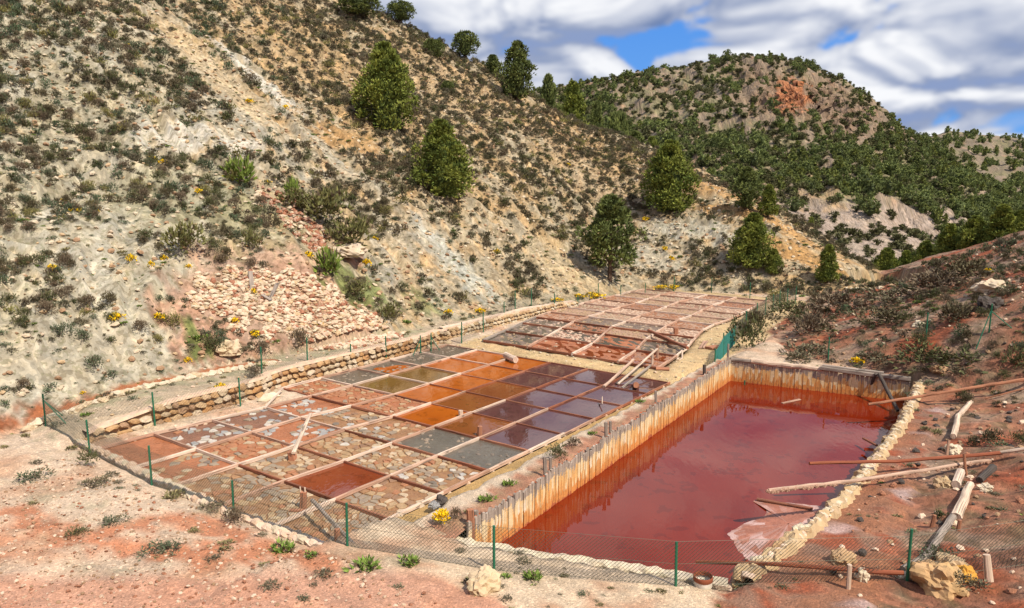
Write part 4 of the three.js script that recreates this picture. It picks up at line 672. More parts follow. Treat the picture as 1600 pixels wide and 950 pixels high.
fence('near green post wire fence along the front of the pans and pond', [ax(72, 672), ax(140, 705), ax(237, 755), ax(365, 802), ax(543, 868), ax(772, 900), ax(1056, 918), atY(1418, 903, 0.45), atY(1700, 880, 0.9)], [1.25, 1.2, 1.3, 1.05, 1.15, 1.15, 1.1, 1.3, 1.3], { braces: [[0, 0.85, 0.1], [0, 0.25, -0.75]], pitch: 0.1, r: 0.0044 });
fence('green post wire fence behind the stone wall below the hillside', [[72, 672, 0.15], [240, 637, 0.85], [374, 608, 0.85], [409, 585, 0.85], [480, 565, 0.85], [548, 552, 0.85], [603, 540, 0.85], [657, 530, 0.85], [673, 526, 0.85], [721, 517, 0.85], [755, 503, 0.85], [788, 490, 0.85], [805, 484, 0.85], [830, 478, 0.8], [866, 475, 0.7], [903, 470, 0.6], [935, 462, 0.5], [970, 456, 0.5], [1008, 453, 0.5], [1053, 450, 0.5], [1112, 452, 0.5], [1172, 462, 0.4]].map((q) => atY(...q)), [1.25, 1.35, 1.25, 1.3, 1.25], { braces: [[7, -0.5, 0.5], [8, 0.6, -0.3]], pitch: 0.14, r: 0.003 });
fence('short run of green posts with teal netting beside the upper pans', [[1117, 568], [1130, 555], [1148, 535], [1165, 515], [1182, 500], [1196, 490], [1208, 485], [1218, 479], [1230, 475], [1243, 471]].map(([x, y]) => atY(x, y, 0.3)), [1.25, 1.3, 1.2, 1.25], { pitch: 0.1, r: 0.004, net: [0, 1, 2] }).children.length;
fence('sparse green fence posts standing on the red earth bank', [hit(1165, 572), hit(1294, 566), hit(1447, 531), hit(1546, 514), hit(1640, 480)], [1.1, 1.3, 1.35, 1.35, 1.3], { braces: [[3, 0.75, 0.5], [3, -0.75, 0.35]], pitch: 0.25, r: 0.0025 });

// ---------------------------------------------------------------- timber lying about
const one = (name, label, cat, g, m, group) => tag(mesh(name, g, m), label, cat, group);
const onG = (px, py, up = 0) => { const p = hit(px, py); p.y = groundH(p.x, p.z) + up; return p; };
one('timber_pole', 'long straight brown pole reaching over the pond from the bank', 'pole', pole([atY(1357, 632, 0.3), atY(1440, 619, 0.62), onG(1625, 594, 0.25)], 0.06, 0.08, 41), M.brownWood);
one('timber_pole', 'bark crusted pole jutting over the pond with ragged salt lumps', 'pole', pole([atY(1201, 766, 0.62), atY(1330, 752, 0.62), onG(1548, 718, 0.12)], 0.062, 0.055, 42, 9, 0.22), M.board[0]);
{ const o = scene.children[scene.children.length - 1], r = rngOf(421), A = atY(1201, 766, 0.62), B = atY(1330, 752, 0.62), C = onG(1548, 718, 0.12), T = []; for (let q = 0; q < 130; q++) { const t = r() ** 1.3, p = t < 0.4 ? A.clone().lerp(B, t / 0.4) : B.clone().lerp(C, (t - 0.4) / 0.6), s = 0.03 + 0.045 * r(), g = rockGeo(60 + (q % 5), s * 1.2, s * 1.3, s, 0); g.translate(p.x + (r() - 0.5) * 0.08, p.y - 0.045 + (r() - 0.5) * 0.06, p.z + (r() - 0.5) * 0.08); T.push(g); } const m = mesh('crust', mergeGeometries(T), M.board[1], o); m.userData.kind = 'stuff'; }
one('timber_pole', 'straight dark rusty brown pole jutting level over the pond', 'pole', pole([atY(1265, 724, 0.75), atY(1400, 721, 0.72), onG(1565, 717, 0.3)], 0.055, 0.065, 43), M.rust);
one('timber_pole', 'pale stick lying at the bank end of the rusty pole', 'stick', pole([onG(1545, 718, 0.32), onG(1600, 716, 0.3)], 0.05, 0.06, 44), M.board[2]);
one('timber_pole', 'rust brown pole lying across the near pond corner behind the fence', 'pole', pole([atY(1088, 878, -0.1), atY(1200, 881, 0.55), atY(1412, 896, 0.6)], 0.05, 0.06, 45), M.rust);
one('timber_log', 'bleached curved log lying on the red slope high beside the pond', 'log', pole([onG(1490, 683, 0.12), onG(1497, 655, 0.12), onG(1518, 625, 0.12)], 0.11, 0.09, 46), M.paleWood);
one('timber_log', 'thick pale pinkish log leaning by the sawn stump on the red slope', 'log', pole([onG(1493, 806, 0.14), onG(1505, 785, 0.14), onG(1517, 757, 0.16)], 0.15, 0.11, 47), M.paleWood);
one('timber_log', 'short sawn log end above the pale leaning log', 'log', pole([onG(1493, 758, 0.14), onG(1502, 738, 0.16)], 0.14, 0.14, 48), M.board[2]);
one('timber_log', 'long grey driftwood log lying by the near fence post', 'log', pole([onG(1412, 885, 0.1), onG(1450, 868, 0.12), onG(1472, 832, 0.12), onG(1490, 805, 0.1)], 0.1, 0.1, 49), M.greyWood);
one('timber_log', 'dark rotting log lying on the bank behind the bark crusted pole', 'log', pole([onG(1530, 748, 0.1), onG(1552, 732, 0.12)], 0.11, 0.13, 50), M.darkWood);
one('timber_pole', 'thin dark stick lying on the red slope above the pond wall', 'stick', pole([onG(1432, 628, 0.05), onG(1450, 632, 0.05), onG(1500, 628, 0.05)], 0.02, 0.03, 51), M.darkWood);
one('timber_plank', 'thin board floating by the far pond wall', 'plank', bar(atY(1222, 630, -0.68), atY(1250, 624, -0.67), 0.14, 0.04, 52), M.board[1]);
one('timber_plank', 'reddish board lying along the edge of the mud bar', 'plank', bar(atY(1183, 780, -0.64), atY(1270, 795, -0.6), 0.14, 0.06, 53), M.boardRed[1]);
one('timber_plank', 'short dark stub sticking from the pond wall over the water', 'plank', bar(atY(1349, 685, -0.35), atY(1370, 696, -0.3), 0.09, 0.07, 54), M.boardRed[1]);
one('timber_stake', 'short white peeling stake standing inside the near fence', 'stake', pole([onG(1326, 918, -0.1), onG(1326, 918, 0.62)], 0.06, 0.055, 55), M.paleWood);
one('timber_stake', 'thin pale stake standing in the mud bar of the pond', 'stake', pole([atY(1166, 873, -0.75), atY(1166, 873, -0.1)], 0.025, 0.022, 56), M.board[2]);
one('timber_stake', 'stubby brown stake beside the grey driftwood log', 'stake', pole([onG(1498, 822, -0.1), onG(1499, 822, 0.3)], 0.06, 0.05, 57), M.brownWood);
one('timber_stake', 'short rusty stake above the near fence on the mud flat', 'stake', pole([onG(1456, 818, -0.1), onG(1459, 818, 0.35)], 0.07, 0.05, 58), M.brownWood);
one('timber_stake', 'leaning bleached stump near the orange boulders', 'stake', pole([onG(1548, 895, -0.1), onG(1540, 892, 0.62)], 0.1, 0.08, 59), M.paleWood);
one('timber_stake', 'upright stick propping the rusty pole on the bank', 'stake', pole([onG(1512, 735, -0.1), onG(1504, 733, 0.7)], 0.05, 0.045, 60), M.brownWood);
one('timber_stake', 'pair of short sticks below the bleached curved log', 'stake', pole([onG(1480, 705, 0), onG(1481, 703, 0.5)], 0.05, 0.05, 61), M.board[1]);
one('timber_pole', 'long thin brown stick lying high on the red slope at the frame edge', 'stick', pole([onG(1540, 618, 0.06), onG(1600, 608, 0.08)], 0.03, 0.04, 62), M.brownWood);
one('drain_pipe', 'grey pipe lying along the foot of the limestone pond wall', 'pipe', pole([atY(1252, 819, 0.1), atY(1205, 862, -0.2), atY(1150, 905, -0.62)], 0.06, 0.06, 63, 10, 0.03), M.greyWood);
{ // mud bar
  const T = new Tri(), L0 = [[1180, 782], [1197, 796], [1192, 808], [1170, 815], [1150, 826], [1138, 834], [1146, 845], [1156, 862], [1185, 880], [1235, 850], [1290, 800], [1272, 790]].map(([x, y]) => atY(x, y, -0.696)), cv = new THREE.CatmullRomCurve3(L0, true, 'catmullrom', 0.5), N = 90, c = atY(1232, 818, -0.63), RG = [[0, -0.697], [0.05, -0.688], [0.12, -0.675], [0.25, -0.662], [0.5, -0.648], [0.98, -0.64]];
  const P = (i, k) => { const p = cv.getPoint((i % N) / N), f = clamp(RG[k][0] + (k > 0 && k < 5 ? 0.05 * n2(p.x * 1.6 + k, p.z * 1.6) : 0.02 * n2(p.x * 3, p.z * 3)), -0.03, 0.99); p.lerp(c, f); p.y = RG[k][1]; return p; };
  for (let i = 0; i < N; i++) for (let k = 0; k < 5; k++) { const a = P(i, k), b = P(i + 1, k), d = P(i + 1, k + 1), e = P(i, k + 1), w = ss(n2(a.x * 1.1 + 3, a.z * 1.1) + 0.5 * n2(a.x * 4, a.z * 4) + (k < 2 ? 0.75 : k < 4 ? 0.15 : -0.3) + (a.z > c.z ? 0.3 : -0.25), -0.2, 1.1); T.q(a, b, d, e, mix3([0.38, 0.15, 0.1], [0.56, 0.38, 0.36], w)); }
  tag(mesh('mud_bar', T.geo(), std({ vertexColors: true, map: mudMap, roughness: 0.6, bumpMap: soilBump, bumpScale: 0.02 })), 'pale salt rimmed mud bar at the near corner of the pond', 'mud bar', null, 'structure');
}
{ // rusted paint tin
  const p = atY(1098, 918, 0.12), t = thing('metal_bucket', 'white metal bucket with a rusted rim by the near fence', 'bucket', ground(p.clone()));
  mesh('shell', new THREE.LatheGeometry([[0.0, 0.02], [0.2, 0.02], [0.225, 0.1], [0.225, 0.24], [0.215, 0.24], [0.2, 0.1], [0.0, 0.05]].map(([x, y]) => new THREE.Vector2(x, y)), 20), std({ color: rgb(0.75, 0.72, 0.66), map: rockMap, roughness: 0.5 }), t);
  mesh('rim', new THREE.LatheGeometry([[0.2, 0.22], [0.235, 0.225], [0.238, 0.3], [0.23, 0.345], [0.215, 0.34], [0.205, 0.24]].map(([x, y]) => new THREE.Vector2(x, y)), 20), M.rust, t);
}
// in the pans
const standing = (px, py, h, r0, m, label, s) => { const p = atY(px, py, 0.02); one('timber_stump', label, 'stump', pole([V(p.x, -0.1, p.z), V(p.x, h, p.z)], r0, r0 * 0.95, s, 9, 0.12), m); };
standing(750, 681, 0.4, 0.1, M.brownWood, 'taller brown stump standing in a flooded pan', 71);
standing(720, 651, 0.28, 0.1, M.paleWood, 'short pale stump on a divider between flooded pans', 72);
one('timber_log', 'short fat pale log lying across dividers in the back row of pans', 'log', pole([atY(789, 555, 0.24), atY(805, 562, 0.24)], 0.17, 0.17, 73, 10), M.board[2]);
one('timber_block', 'squared reddish block standing in the corner flooded pan', 'block', bar(atY(1025, 579, 0.16), atY(1046, 580, 0.16), 0.34, 0.34, 74), M.brownWood);
one('timber_block', 'small red brown round block standing by the leaning poles', 'block', pole([atY(994, 602, 0.0), atY(994, 602, 0.34)], 0.16, 0.14, 75), M.brownWood);
one('timber_stick', 'small pale forked stick in a mauve sky-tinted flooded pan', 'stick', pole([atY(936, 632, 0.02), atY(941, 631, 0.2), V(atY(941, 631, 0.02).x, 0.34, atY(941, 631, 0.02).z)], 0.03, 0.02, 76), M.paleWood);
const lean = (a, b, w, m, label, s) => one('leaning_pole', label, 'pole', bar(atY(...a), atY(...b), w, w * 0.8, s), m);
lean([944, 604, 0.08], [990, 562, 0.5], 0.13, M.board[0], 'broad pale pole leaning at the back corner pans, nearest the pans', 81);
lean([966, 600, 0.08], [1027, 545, 1.1], 0.1, M.board[2], 'highest propped pale pole leaning at the back corner pans', 82);
lean([962, 600, 0.05], [1004, 567, 0.6], 0.09, M.darkWood, 'dark grey pole among the leaning poles at the back corner', 83);
lean([972, 606, 0.08], [1017, 571, 0.45], 0.1, M.greyWood, 'lower grey pole propped by the block in the corner pan', 84);
one('timber_post', 'upright pale post propping the leaning poles', 'post', pole([atY(1019, 575, 0), V(atY(1019, 575, 0).x, 1.0, atY(1019, 575, 0).z)], 0.06, 0.06, 85), M.board[2]);
one('timber_post', 'second thicker post behind the propping post', 'post', pole([atY(1027, 563, 0.1), V(atY(1027, 563, 0.1).x, 0.95, atY(1027, 563, 0.1).z)], 0.08, 0.08, 86), M.board[1]);
one('timber_beam', 'dark red beam lying slantwise across the upper pans', 'beam', bar(atY(1013, 516, 0.55), atY(1074, 544, 0.5), 0.16, 0.16, 87), M.boardRed[0]);
one('timber_beam', 'thin second beam beside the slanting red beam', 'beam', bar(atY(1022, 524, 0.4), atY(1060, 539, 0.4), 0.08, 0.08, 88), M.brownWood);
one('timber_stump', 'square brown stump standing in the upper pans', 'stump', bar(V(atY(1056, 522, 0.2).x, 0.1, atY(1056, 522, 0.2).z), V(atY(1056, 522, 0.2).x, 0.6, atY(1056, 522, 0.2).z), 0.28, 0.28, 89, V(0, 0, 1)), M.brownWood);
one('timber_plank', 'two pale boards lying on the dirt corner by the netting', 'plank', mergeGeometries([bar(atY(1094, 544, 0.27), atY(1101, 533, 0.27), 0.14, 0.05, 90), bar(atY(1099, 544, 0.27), atY(1105, 533, 0.27), 0.12, 0.05, 91)]), M.board[1]);
one('timber_block', 'low rust brown slab on the dirt corner by the netting', 'block', bar(atY(1108, 544, 0.3), atY(1122, 541, 0.3), 0.5, 0.14, 92), M.brownWood);
one('rope_pipe', 'pale bent hose hanging at the corner of the upper pans', 'hose', pole([atY(1056, 567, 0.15), atY(1066, 560, 0.2), atY(1066, 550, 0.45), atY(1075, 545, 0.4)], 0.05, 0.05, 93, 8, 0.05), M.paleWood);
// leaning white plank on its block, and the gear by the front fence
one('leaning_plank', 'long pale plank leaning across a muddy front pan', 'plank', bar(atY(459, 708, 0.3), atY(485, 646, 0.42), 0.14, 0.07, 94), M.paleWood);
one('timber_block', 'rust brown block under the foot of the long leaning plank', 'block', bar(V(atY(457, 718, 0).x, -0.05, atY(457, 718, 0).z), V(atY(457, 718, 0).x, 0.3, atY(457, 718, 0).z), 0.26, 0.3, 95, V(0, 0, 1)), M.brownWood);
{ const t = thing('sluice_post', 'red brown forked post on a flat foot in a front pan', 'post', null), p = atY(474, 794, 0); mesh('shaft', bar(V(p.x, -0.05, p.z), V(p.x, 0.52, p.z), 0.2, 0.16, 96, V(0, 0, 1)), M.brownWood, t); mesh('prong', bar(V(p.x - 0.07, 0.5, p.z), V(p.x - 0.07, 0.68, p.z), 0.04, 0.05, 97, V(0, 0, 1)), M.paleWood, t); mesh('prong', bar(V(p.x + 0.07, 0.5, p.z), V(p.x + 0.07, 0.66, p.z), 0.04, 0.05, 98, V(0, 0, 1)), M.paleWood, t); mesh('foot', bar(atY(453, 797, 0.06), atY(476, 798, 0.06), 0.14, 0.06, 99), M.brownWood, t); }
one('leaning_pole', 'grey pole leaning from the front pans against the near fence', 'pole', pole([atY(568, 868, 0.28), atY(487, 781, 0.62)], 0.065, 0.055, 100), M.greyWood);
one('timber_post', 'rust brown post under the grey pole by the near fence', 'post', pole([V(atY(527, 852, 0.1).x, -0.1, atY(527, 852, 0.1).z), V(atY(527, 852, 0.1).x, 0.56, atY(527, 852, 0.1).z)], 0.09, 0.08, 101), M.brownWood);
one('leaning_plank', 'thin board tilted at the start of the left timber edging'.replace('left ', ''), 'plank', bar(atY(413, 638, 0.1), atY(441, 607, 0.3), 0.1, 0.08, 102), M.board[2]);
one('stone_block', 'pale flat stone block lying by the stone wall foot', 'stone', rockGeo(61, 0.5, 0.2, 0.22, 1).rotateY(0.9).translate(...atY(420, 622, 0.15).toArray()), M.lime[2]);

// ---------------------------------------------------------------- boulders
function bouldGeo(seed, sx, sy, sz) { const g = rockGeo(seed, sx, sy, sz, 6, 0.3), p = g.attributes.position, v = V(0, 0, 0), mn = Math.min(sx, sy, sz); for (let i = 0; i < p.count; i++) { v.fromBufferAttribute(p, i); const f = 2.2 / mn, k = 1 + 0.09 * n3(v.x * f + seed, v.y * f, v.z * f) + 0.05 * n3(v.x * f * 2.7, v.y * f * 2.7, v.z * f * 2.7 + seed) - 0.06 * Math.max(0, n3(v.x * f * 0.8, v.y * f * 2.4, v.z * f * 0.8)); p.setXYZ(i, v.x * k, v.y * k, v.z * k); } g.computeVertexNormals(); return g; }
const boulder = (px, py, sx, sy, sz, m, label, s, det = 2) => { const p = Array.isArray(px) ? atY(...px) : onG(px, py); one('boulder', label, 'boulder', bouldGeo(s, sx, sy, sz).rotateY(s).translate(p.x, p.y + sy * 0.35, p.z), m); };
boulder(356, 553, 0.62, 0.5, 0.5, M.wall[3], 'big tan boulder resting at the foot of the hillside below the rubble', 201);
boulder(755, 919, 0.4, 0.33, 0.34, M.lime[0], 'cream boulder outside the near fence at the pond corner', 202);
boulder(1468, 905, 0.62, 0.42, 0.5, M.wall[0], 'largest brown boulder by the right hand near fence post'.replace('right hand ', ''), 203); boulder(1487, 884, 0.4, 0.3, 0.35, M.wall[1], 'tan boulder heaped behind the largest brown one', 204); boulder(1509, 896, 0.26, 0.24, 0.24, std({ color: rgb(0.68, 0.36, 0.06), map: rockMap, bumpMap: rockBump, bumpScale: 0.03 }), 'yellow ochre boulder beside the largest brown one', 205);
boulder(1414, 892, 0.2, 0.15, 0.2, M.lime[2], 'small white stone at the foot of the near corner fence post', 206); boulder(1346, 905, 0.16, 0.2, 0.16, M.lime[2], 'small white stone near the peeling stake', 207); boulder(1316, 878, 0.34, 0.2, 0.26, M.lime[3], 'flat grey tan stone on the mud flat behind the rusty pole', 208);
boulder(1474, 755, 0.28, 0.24, 0.24, M.lime[1], 'cream stone beside the sawn log end', 209); boulder(1540, 757, 0.2, 0.16, 0.18, M.lime[2], 'small pale stone near the dark rotting log', 210);
boulder([690, 786, 0.3], 0, 0.22, 0.16, 0.18, M.darkWood, 'dark brown stone beside the yellow flowers on the causeway', 212); boulder([679, 792, 0.25], 0, 0.2, 0.12, 0.16, M.whites[2], 'grey stone beside the yellow flowers on the causeway', 213);
boulder(1437, 505, 0.35, 0.25, 0.3, M.lime[2], 'white stone beside the middle post on the red bank', 215);
boulder(1545, 455, 0.7, 0.45, 0.6, M.wall[5], 'pale boulder on the scrubby top of the red bank', 216); boulder(1545, 480, 0.6, 0.45, 0.5, M.darkWood, 'dark rock behind the braced fence post on the bank', 217); boulder(1490, 700, 0.3, 0.22, 0.26, M.lime[2], 'white stone below the bleached curved log', 218);
boulder(543, 415, 1.2, 0.5, 1.0, M.wall[5], 'broad pale pinkish rock outcrop above the rubble heap', 219); boulder(1467, 575, 0.35, 0.25, 0.3, M.wall[4], 'grey brown stone on the bank above the far pond wall', 220); boulder(1411, 592, 0.3, 0.25, 0.3, M.lime[0], 'cream stone at the corner where both pond walls meet', 221);

// ---------------------------------------------------------------- loose stones
function scatterStones(name, label, cat, n, pick, mats, smin, smax, seed, det = 0) {
  const r = rngOf(seed), o = thing(name, label, cat); o.userData.kind = 'stuff'; const m4 = new THREE.Matrix4(), e = new THREE.Euler(), q = new THREE.Quaternion();
  mats.forEach((m, k) => {
    const L = []; for (let i = 0; i < n / mats.length; i++) { const p = pick(r); if (p) L.push(p); }
    const im = new THREE.InstancedMesh(rockGeo(seed + k * 3, 1, 0.6, 0.85, det), m, L.length); im.name = 'stone'; im.userData.kind = 'stuff'; shade(im);
    L.forEach((p, i) => { const s = lerp(smin, smax, r() ** 3.2) * (p.s ?? 1); e.set((r() - 0.5) * 0.9, r() * 6.3, (r() - 0.5) * 0.9); q.setFromEuler(e); m4.compose(V(p.x, groundH(p.x, p.z) + s * 0.2, p.z), q, V(s, s, s)); im.setMatrixAt(i, m4); });
    o.add(im);
  });
}
const HEAPP = [[292, 476], [335, 452], [380, 444], [440, 436], [500, 456], [560, 482], [612, 508], [630, 524], [600, 535], [540, 545], [470, 545], [400, 520], [330, 508]].map(([x, y]) => hit(x, y)), RED = [[405, 312], [470, 325], [492, 335], [470, 352], [515, 385], [520, 420], [480, 405], [440, 370], [400, 335]].map(([x, y]) => hit(x, y));
const inside = (P, x, z) => { let c = false; for (let i = 0, j = P.length - 1; i < P.length; j = i++) if (P[i].z > z !== P[j].z > z && x < ((P[j].x - P[i].x) * (z - P[i].z)) / (P[j].z - P[i].z) + P[i].x) c = !c; return c; };
const inPoly = (P) => { const bx = [Math.min(...P.map((p) => p.x)), Math.max(...P.map((p) => p.x)), Math.min(...P.map((p) => p.z)), Math.max(...P.map((p) => p.z))]; return (r) => { for (let t = 0; t < 40; t++) { const x = lerp(bx[0], bx[1], r()), z = lerp(bx[2], bx[3], r()), w = 0.6; if (inside(P, x + w * n2(x * 0.6, z * 0.6), z + w * n2(x * 0.6 + 9, z * 0.6))) return { x, z }; } return null; }; };
scatterStones('rubble', 'heap of pinkish broken stone rubble spilled at the foot of the hillside', 'rubble', 6500, inPoly(HEAPP), [M.wall[1], M.wall[3], M.salt, M.mortar, M.wall[5], M.lime[2], M.boardRed[2]], 0.03, 0.24, 300);
scatterStones('rubble', 'streak of red tile and brick rubble above the pink heap', 'rubble', 1000, inPoly(RED), [M.brownWood, M.boardRed[2], M.wall[5], M.board[1]], 0.05, 0.26, 330);
for (const [a, b, s] of [[[422, 482], [434, 462], 1], [[395, 470], [392, 452], 2], [[410, 478], [425, 490], 3]]) one('timber_plank', ['', 'grey weathered plank standing in the pink rubble heap', 'short dark board stuck in the pink rubble heap', 'low dark board lying in the pink rubble heap'][s], 'plank', bar(onG(...a, 0.1), onG(...b, 0.3), 0.22, 0.06, 340 + s), M.greyWood);
const box = (x0, x1, z0, z1, ok) => (r) => { for (let t = 0; t < 30; t++) { const x = lerp(x0, x1, r()), z = lerp(z0, z1, r()); const [a, b] = abOf(x, z); if (ok(a, b, x, z)) return { x, z }; } return null; };
const openGround = (a, b) => !inQuad(a, b) && sdPond(a, b) > 0.3;
scatterStones('gravel', 'small loose stones on the bare earth in front of the fence', 'gravel', 5200, box(-16, 12, -30, -14, (a, b) => b > 10.25 && openGround(a, b)), [M.mortar, M.salt, M.wall[4], M.brownWood], 0.012, 0.07, 350);
scatterStones('gravel', 'stones strewn over the red slope beside the pond', 'gravel', 2400, box(6, 34, -46, -16, (a, b) => a > 10.75 && openGround(a, b)), [M.salt, M.wall[4], M.brownWood, M.darkWood], 0.02, 0.15, 360);
scatterStones('gravel', 'stones and dirt clods strewn on the red bank', 'gravel', 2600, box(10, 45, -66, -38, (a, b) => a > aBank(b) && openGround(a, b)), [M.wall[5], M.wall[4], M.brownWood], 0.03, 0.18, 370);
scatterStones('gravel', 'small stones on the dirt strips around the pans and walls', 'gravel', 1300, box(-18, 22, -62, -16, (a, b) => openGround(a, b) && a < 6 && a > -1.6 && b < 9.9), [M.salt, M.wall[1], M.lime[2]], 0.02, 0.11, 380);
scatterStones('gravel', 'stones scattered over the lower hillside', 'gravel', 30000, box(-60, 30, -105, -28, (a, b, x, z) => a < aHill(b) - 0.1 || b < -11.5), [M.wall[5], M.wall[1], M.lime[2], M.wall[4]], 0.025, 0.22, 390);
{ const r = rngOf(395), Ls = []; for (let i = 0; i < 46; i++) { const b = 10.2 - (i / 46) * 4.6, a = aHill(b) + 0.62 - 0.05 * r(), p = ground(AB(a + (r() - 0.5) * 0.1, b)); Ls.push(p); } const o = thing('stone_edging', 'low broken line of white stones edging the red trail', 'edging'); Ls.forEach((p) => { const m = mesh('stone', rocks[(r() * 10) | 0], M.lime[[0, 2, 2][(r() * 3) | 0]], o), s = 0.12 + 0.12 * r(); m.position.set(p.x, p.y + 0.04, p.z); m.rotation.y = r() * 6; m.scale.set(s * 1.4, s * 0.7, s); }); }

// ---------------------------------------------------------------- trees and scrub
const leafM = (o = {}) => std({ vertexColors: true, roughness: 0.9, ...o });
function tuft(T, p, dir, len, w, col, r) { // a spray of three pointed leaves
  for (let k = 0; k < 3; k++) {
    const d = dir.clone().add(V((r() - 0.5) * 1.3, (r() - 0.5) * 1.3, (r() - 0.5) * 1.3)).normalize(), s = d.clone().cross(V(r() - 0.5, r() - 0.5, r() - 0.5)).normalize(), q = len * (0.6 + 0.8 * r()), f = 0.75 + 0.5 * r(), c = [col[0] * f, col[1] * f, col[2] * f];
    T.t(p.clone().addScaledVector(s, w), p.clone().addScaledVector(s, -w), p.clone().addScaledVector(d, q), c);
  }
}
// conifer of unit height: profile(t) gives the crown's radius at height t
function crownGeo(seed, profile, base, clumps, per, leaf, colA, colB, core = true) {
  const r = rngOf(seed), T = new Tri(), prof = (t) => profile(clamp(t, 0, 1));
  for (let i = 0; i < clumps; i++) {
    const t = Math.pow(r(), 0.85), y = base + (1 - base) * t, R0 = prof(t), an = i * 2.399 + r() * 0.6, rad = R0 * (0.4 + 0.62 * Math.sqrt(r())) * (0.9 + 0.34 * n3(Math.cos(an) * 1.3 + seed * 5, y * 4.5, Math.sin(an) * 1.3)), c = V(Math.cos(an) * rad, y, Math.sin(an) * rad), cr = 0.03 + R0 * 0.22 * (0.4 + 1.1 * r()), tone = r() ** 1.2, cc = mix3(colA, colB, tone), out = V(Math.cos(an), 0.75, Math.sin(an)).normalize();
    for (let k = 0; k < per; k++) {
      const d = V(r() - 0.5, r() - 0.5, r() - 0.5).normalize().add(out.clone().multiplyScalar(0.55)).normalize(), p = c.clone().addScaledVector(d, cr * (0.45 + 0.55 * r())); p.y = Math.min(p.y, 0.985); p.y = Math.max(p.y, base * 0.5);
      tuft(T, p, d.add(V(0, 0.5, 0)), leaf, leaf * 0.3, cc, r);
    }
  }
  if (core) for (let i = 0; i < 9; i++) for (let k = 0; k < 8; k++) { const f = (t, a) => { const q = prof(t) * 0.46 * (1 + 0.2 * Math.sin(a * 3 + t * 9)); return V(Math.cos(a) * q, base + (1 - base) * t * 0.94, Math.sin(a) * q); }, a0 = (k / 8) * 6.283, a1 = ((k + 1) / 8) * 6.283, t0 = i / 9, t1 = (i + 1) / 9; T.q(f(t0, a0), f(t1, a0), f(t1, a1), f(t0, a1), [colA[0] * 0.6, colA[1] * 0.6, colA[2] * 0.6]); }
  return T.geo();
}
const EGG = (t) => 0.335 * Math.pow(Math.sin(Math.PI * Math.pow(clamp(t * 0.93 + 0.07, 0, 1), 0.6)), 0.85) + 0.01, CONE = (t) => 0.27 * Math.pow(1 - t, 0.75) * (0.55 + 0.45 * Math.min(1, t * 6)) + 0.012, ROUND = (t) => 0.48 * Math.sqrt(Math.max(0, 1 - (2 * t - 0.95) ** 2)) + 0.01, PINE = (t) => 0.3 * (t < 0.35 ? 0.55 + 1.1 * t : Math.pow(Math.max(0, 1 - (t - 0.35) / 0.65), 0.75)) * (1 + 0.2 * Math.sin(t * 17)) + 0.012;
const G1 = [0.07, 0.11, 0.016], G2 = [0.28, 0.32, 0.06], D1 = [0.065, 0.095, 0.025], D2 = [0.18, 0.22, 0.06];
const CROWN = { egg: crownGeo(1, EGG, 0.02, 260, 26, 0.034, G1, G2), egg2: crownGeo(2, EGG, 0.02, 260, 26, 0.034, G1, G2), cone: crownGeo(3, CONE, 0.05, 200, 22, 0.036, G1, G2), pine: crownGeo(4, PINE, 0.1, 150, 20, 0.042, D1, D2), open: crownGeo(5, PINE, 0.22, 150, 20, 0.042, D1, D2, false), round: crownGeo(6, ROUND, 0.12, 150, 18, 0.055, D1, D2) };
const crownM = leafM(), trunkM = std({ color: rgb(0.16, 0.11, 0.08), map: woodMap, bumpMap: woodBump, bumpScale: 0.02 });
const trunkG = pole([V(0, -0.1, 0), V(0.012, 0.3, 0), V(0, 0.7, 0.01)], 0.035, 0.012, 7, 7, 0.2), limbG = pole([V(0, 0.2, 0), V(0.1, 0.36, 0.03), V(0.16, 0.5, 0.04)], 0.016, 0.007, 8, 6, 0.2);
function tree(p, h, w, kind, label, group, turn = 0) { // w: width over height
  const o = thing('conifer_tree', label, 'tree', p, group); o.rotation.y = turn; o.scale.set(h * w, h, h * w);
  mesh('crown', CROWN[kind], crownM, o); mesh('trunk', trunkG, trunkM, o); if (kind === 'open') for (const a of [0, 2.3, 4.4]) mesh('limb', limbG, trunkM, o).rotation.y = a; return o;
}
const NW = { egg: 0.67, egg2: 0.67, cone: 0.53, pine: 0.6, open: 0.6, round: 0.98 };
function treeAt(px, py, topY, wpx, kind, label, dist, turn = 0) { // by foot, height and width in the photograph
  let p; if (dist) { p = atD(px, py, dist); } else { p = hit(px, py); p.y = groundH(p.x, p.z); }
  const fw = pixel(p)[2], h = ((py - topY) / FP) * fw * 1.02, w = ((wpx / FP) * fw) / h / NW[kind]; if (dist) { const g = groundH(p.x, p.z); if (p.y > g) { p.y = g; const top = atD(px, topY, dist).y; return tree(p, top - g, ((wpx / FP) * fw) / (top - g) / NW[kind], kind, label, null, turn); } }
  return tree(p, h, w, kind, label, null, turn);
}
treeAt(604, 207, 80, 88, 'egg', 'large egg shaped green conifer, the upper of two on the open slope', 0, 0.4);
treeAt(690, 320, 205, 86, 'egg2', 'large egg shaped green conifer, the lower of two on the open slope', 0, 2.1);
treeAt(953, 438, 310, 78, 'open', 'dark conifer with a bare crooked trunk above the far pans', 0, 1);
treeAt(1044, 338, 232, 78, 'egg', 'broad leafy conifer on the crest right of the dark trunked one'.replace(' right of', ' beyond'), 0, 3.3);
treeAt(808, 154, 64, 54, 'pine', 'tall ragged dark pine standing on the ridge against the sky', 0, 0.3);
treeAt(770, 112, 82, 28, 'pine', 'small narrow pine beside the tall ragged one on the ridge', 0, 2);
treeAt(727, 86, 47, 40, 'round', 'rounded pine alone on the ridge against the cloud', 0, 1);
treeAt(676, 96, 66, 34, 'round', 'low green bushy juniper just below the ridge', 0, 2.7);
treeAt(627, 42, 12, 42, 'round', 'rounded tree near the top edge of the ridge', 0, 0.5);
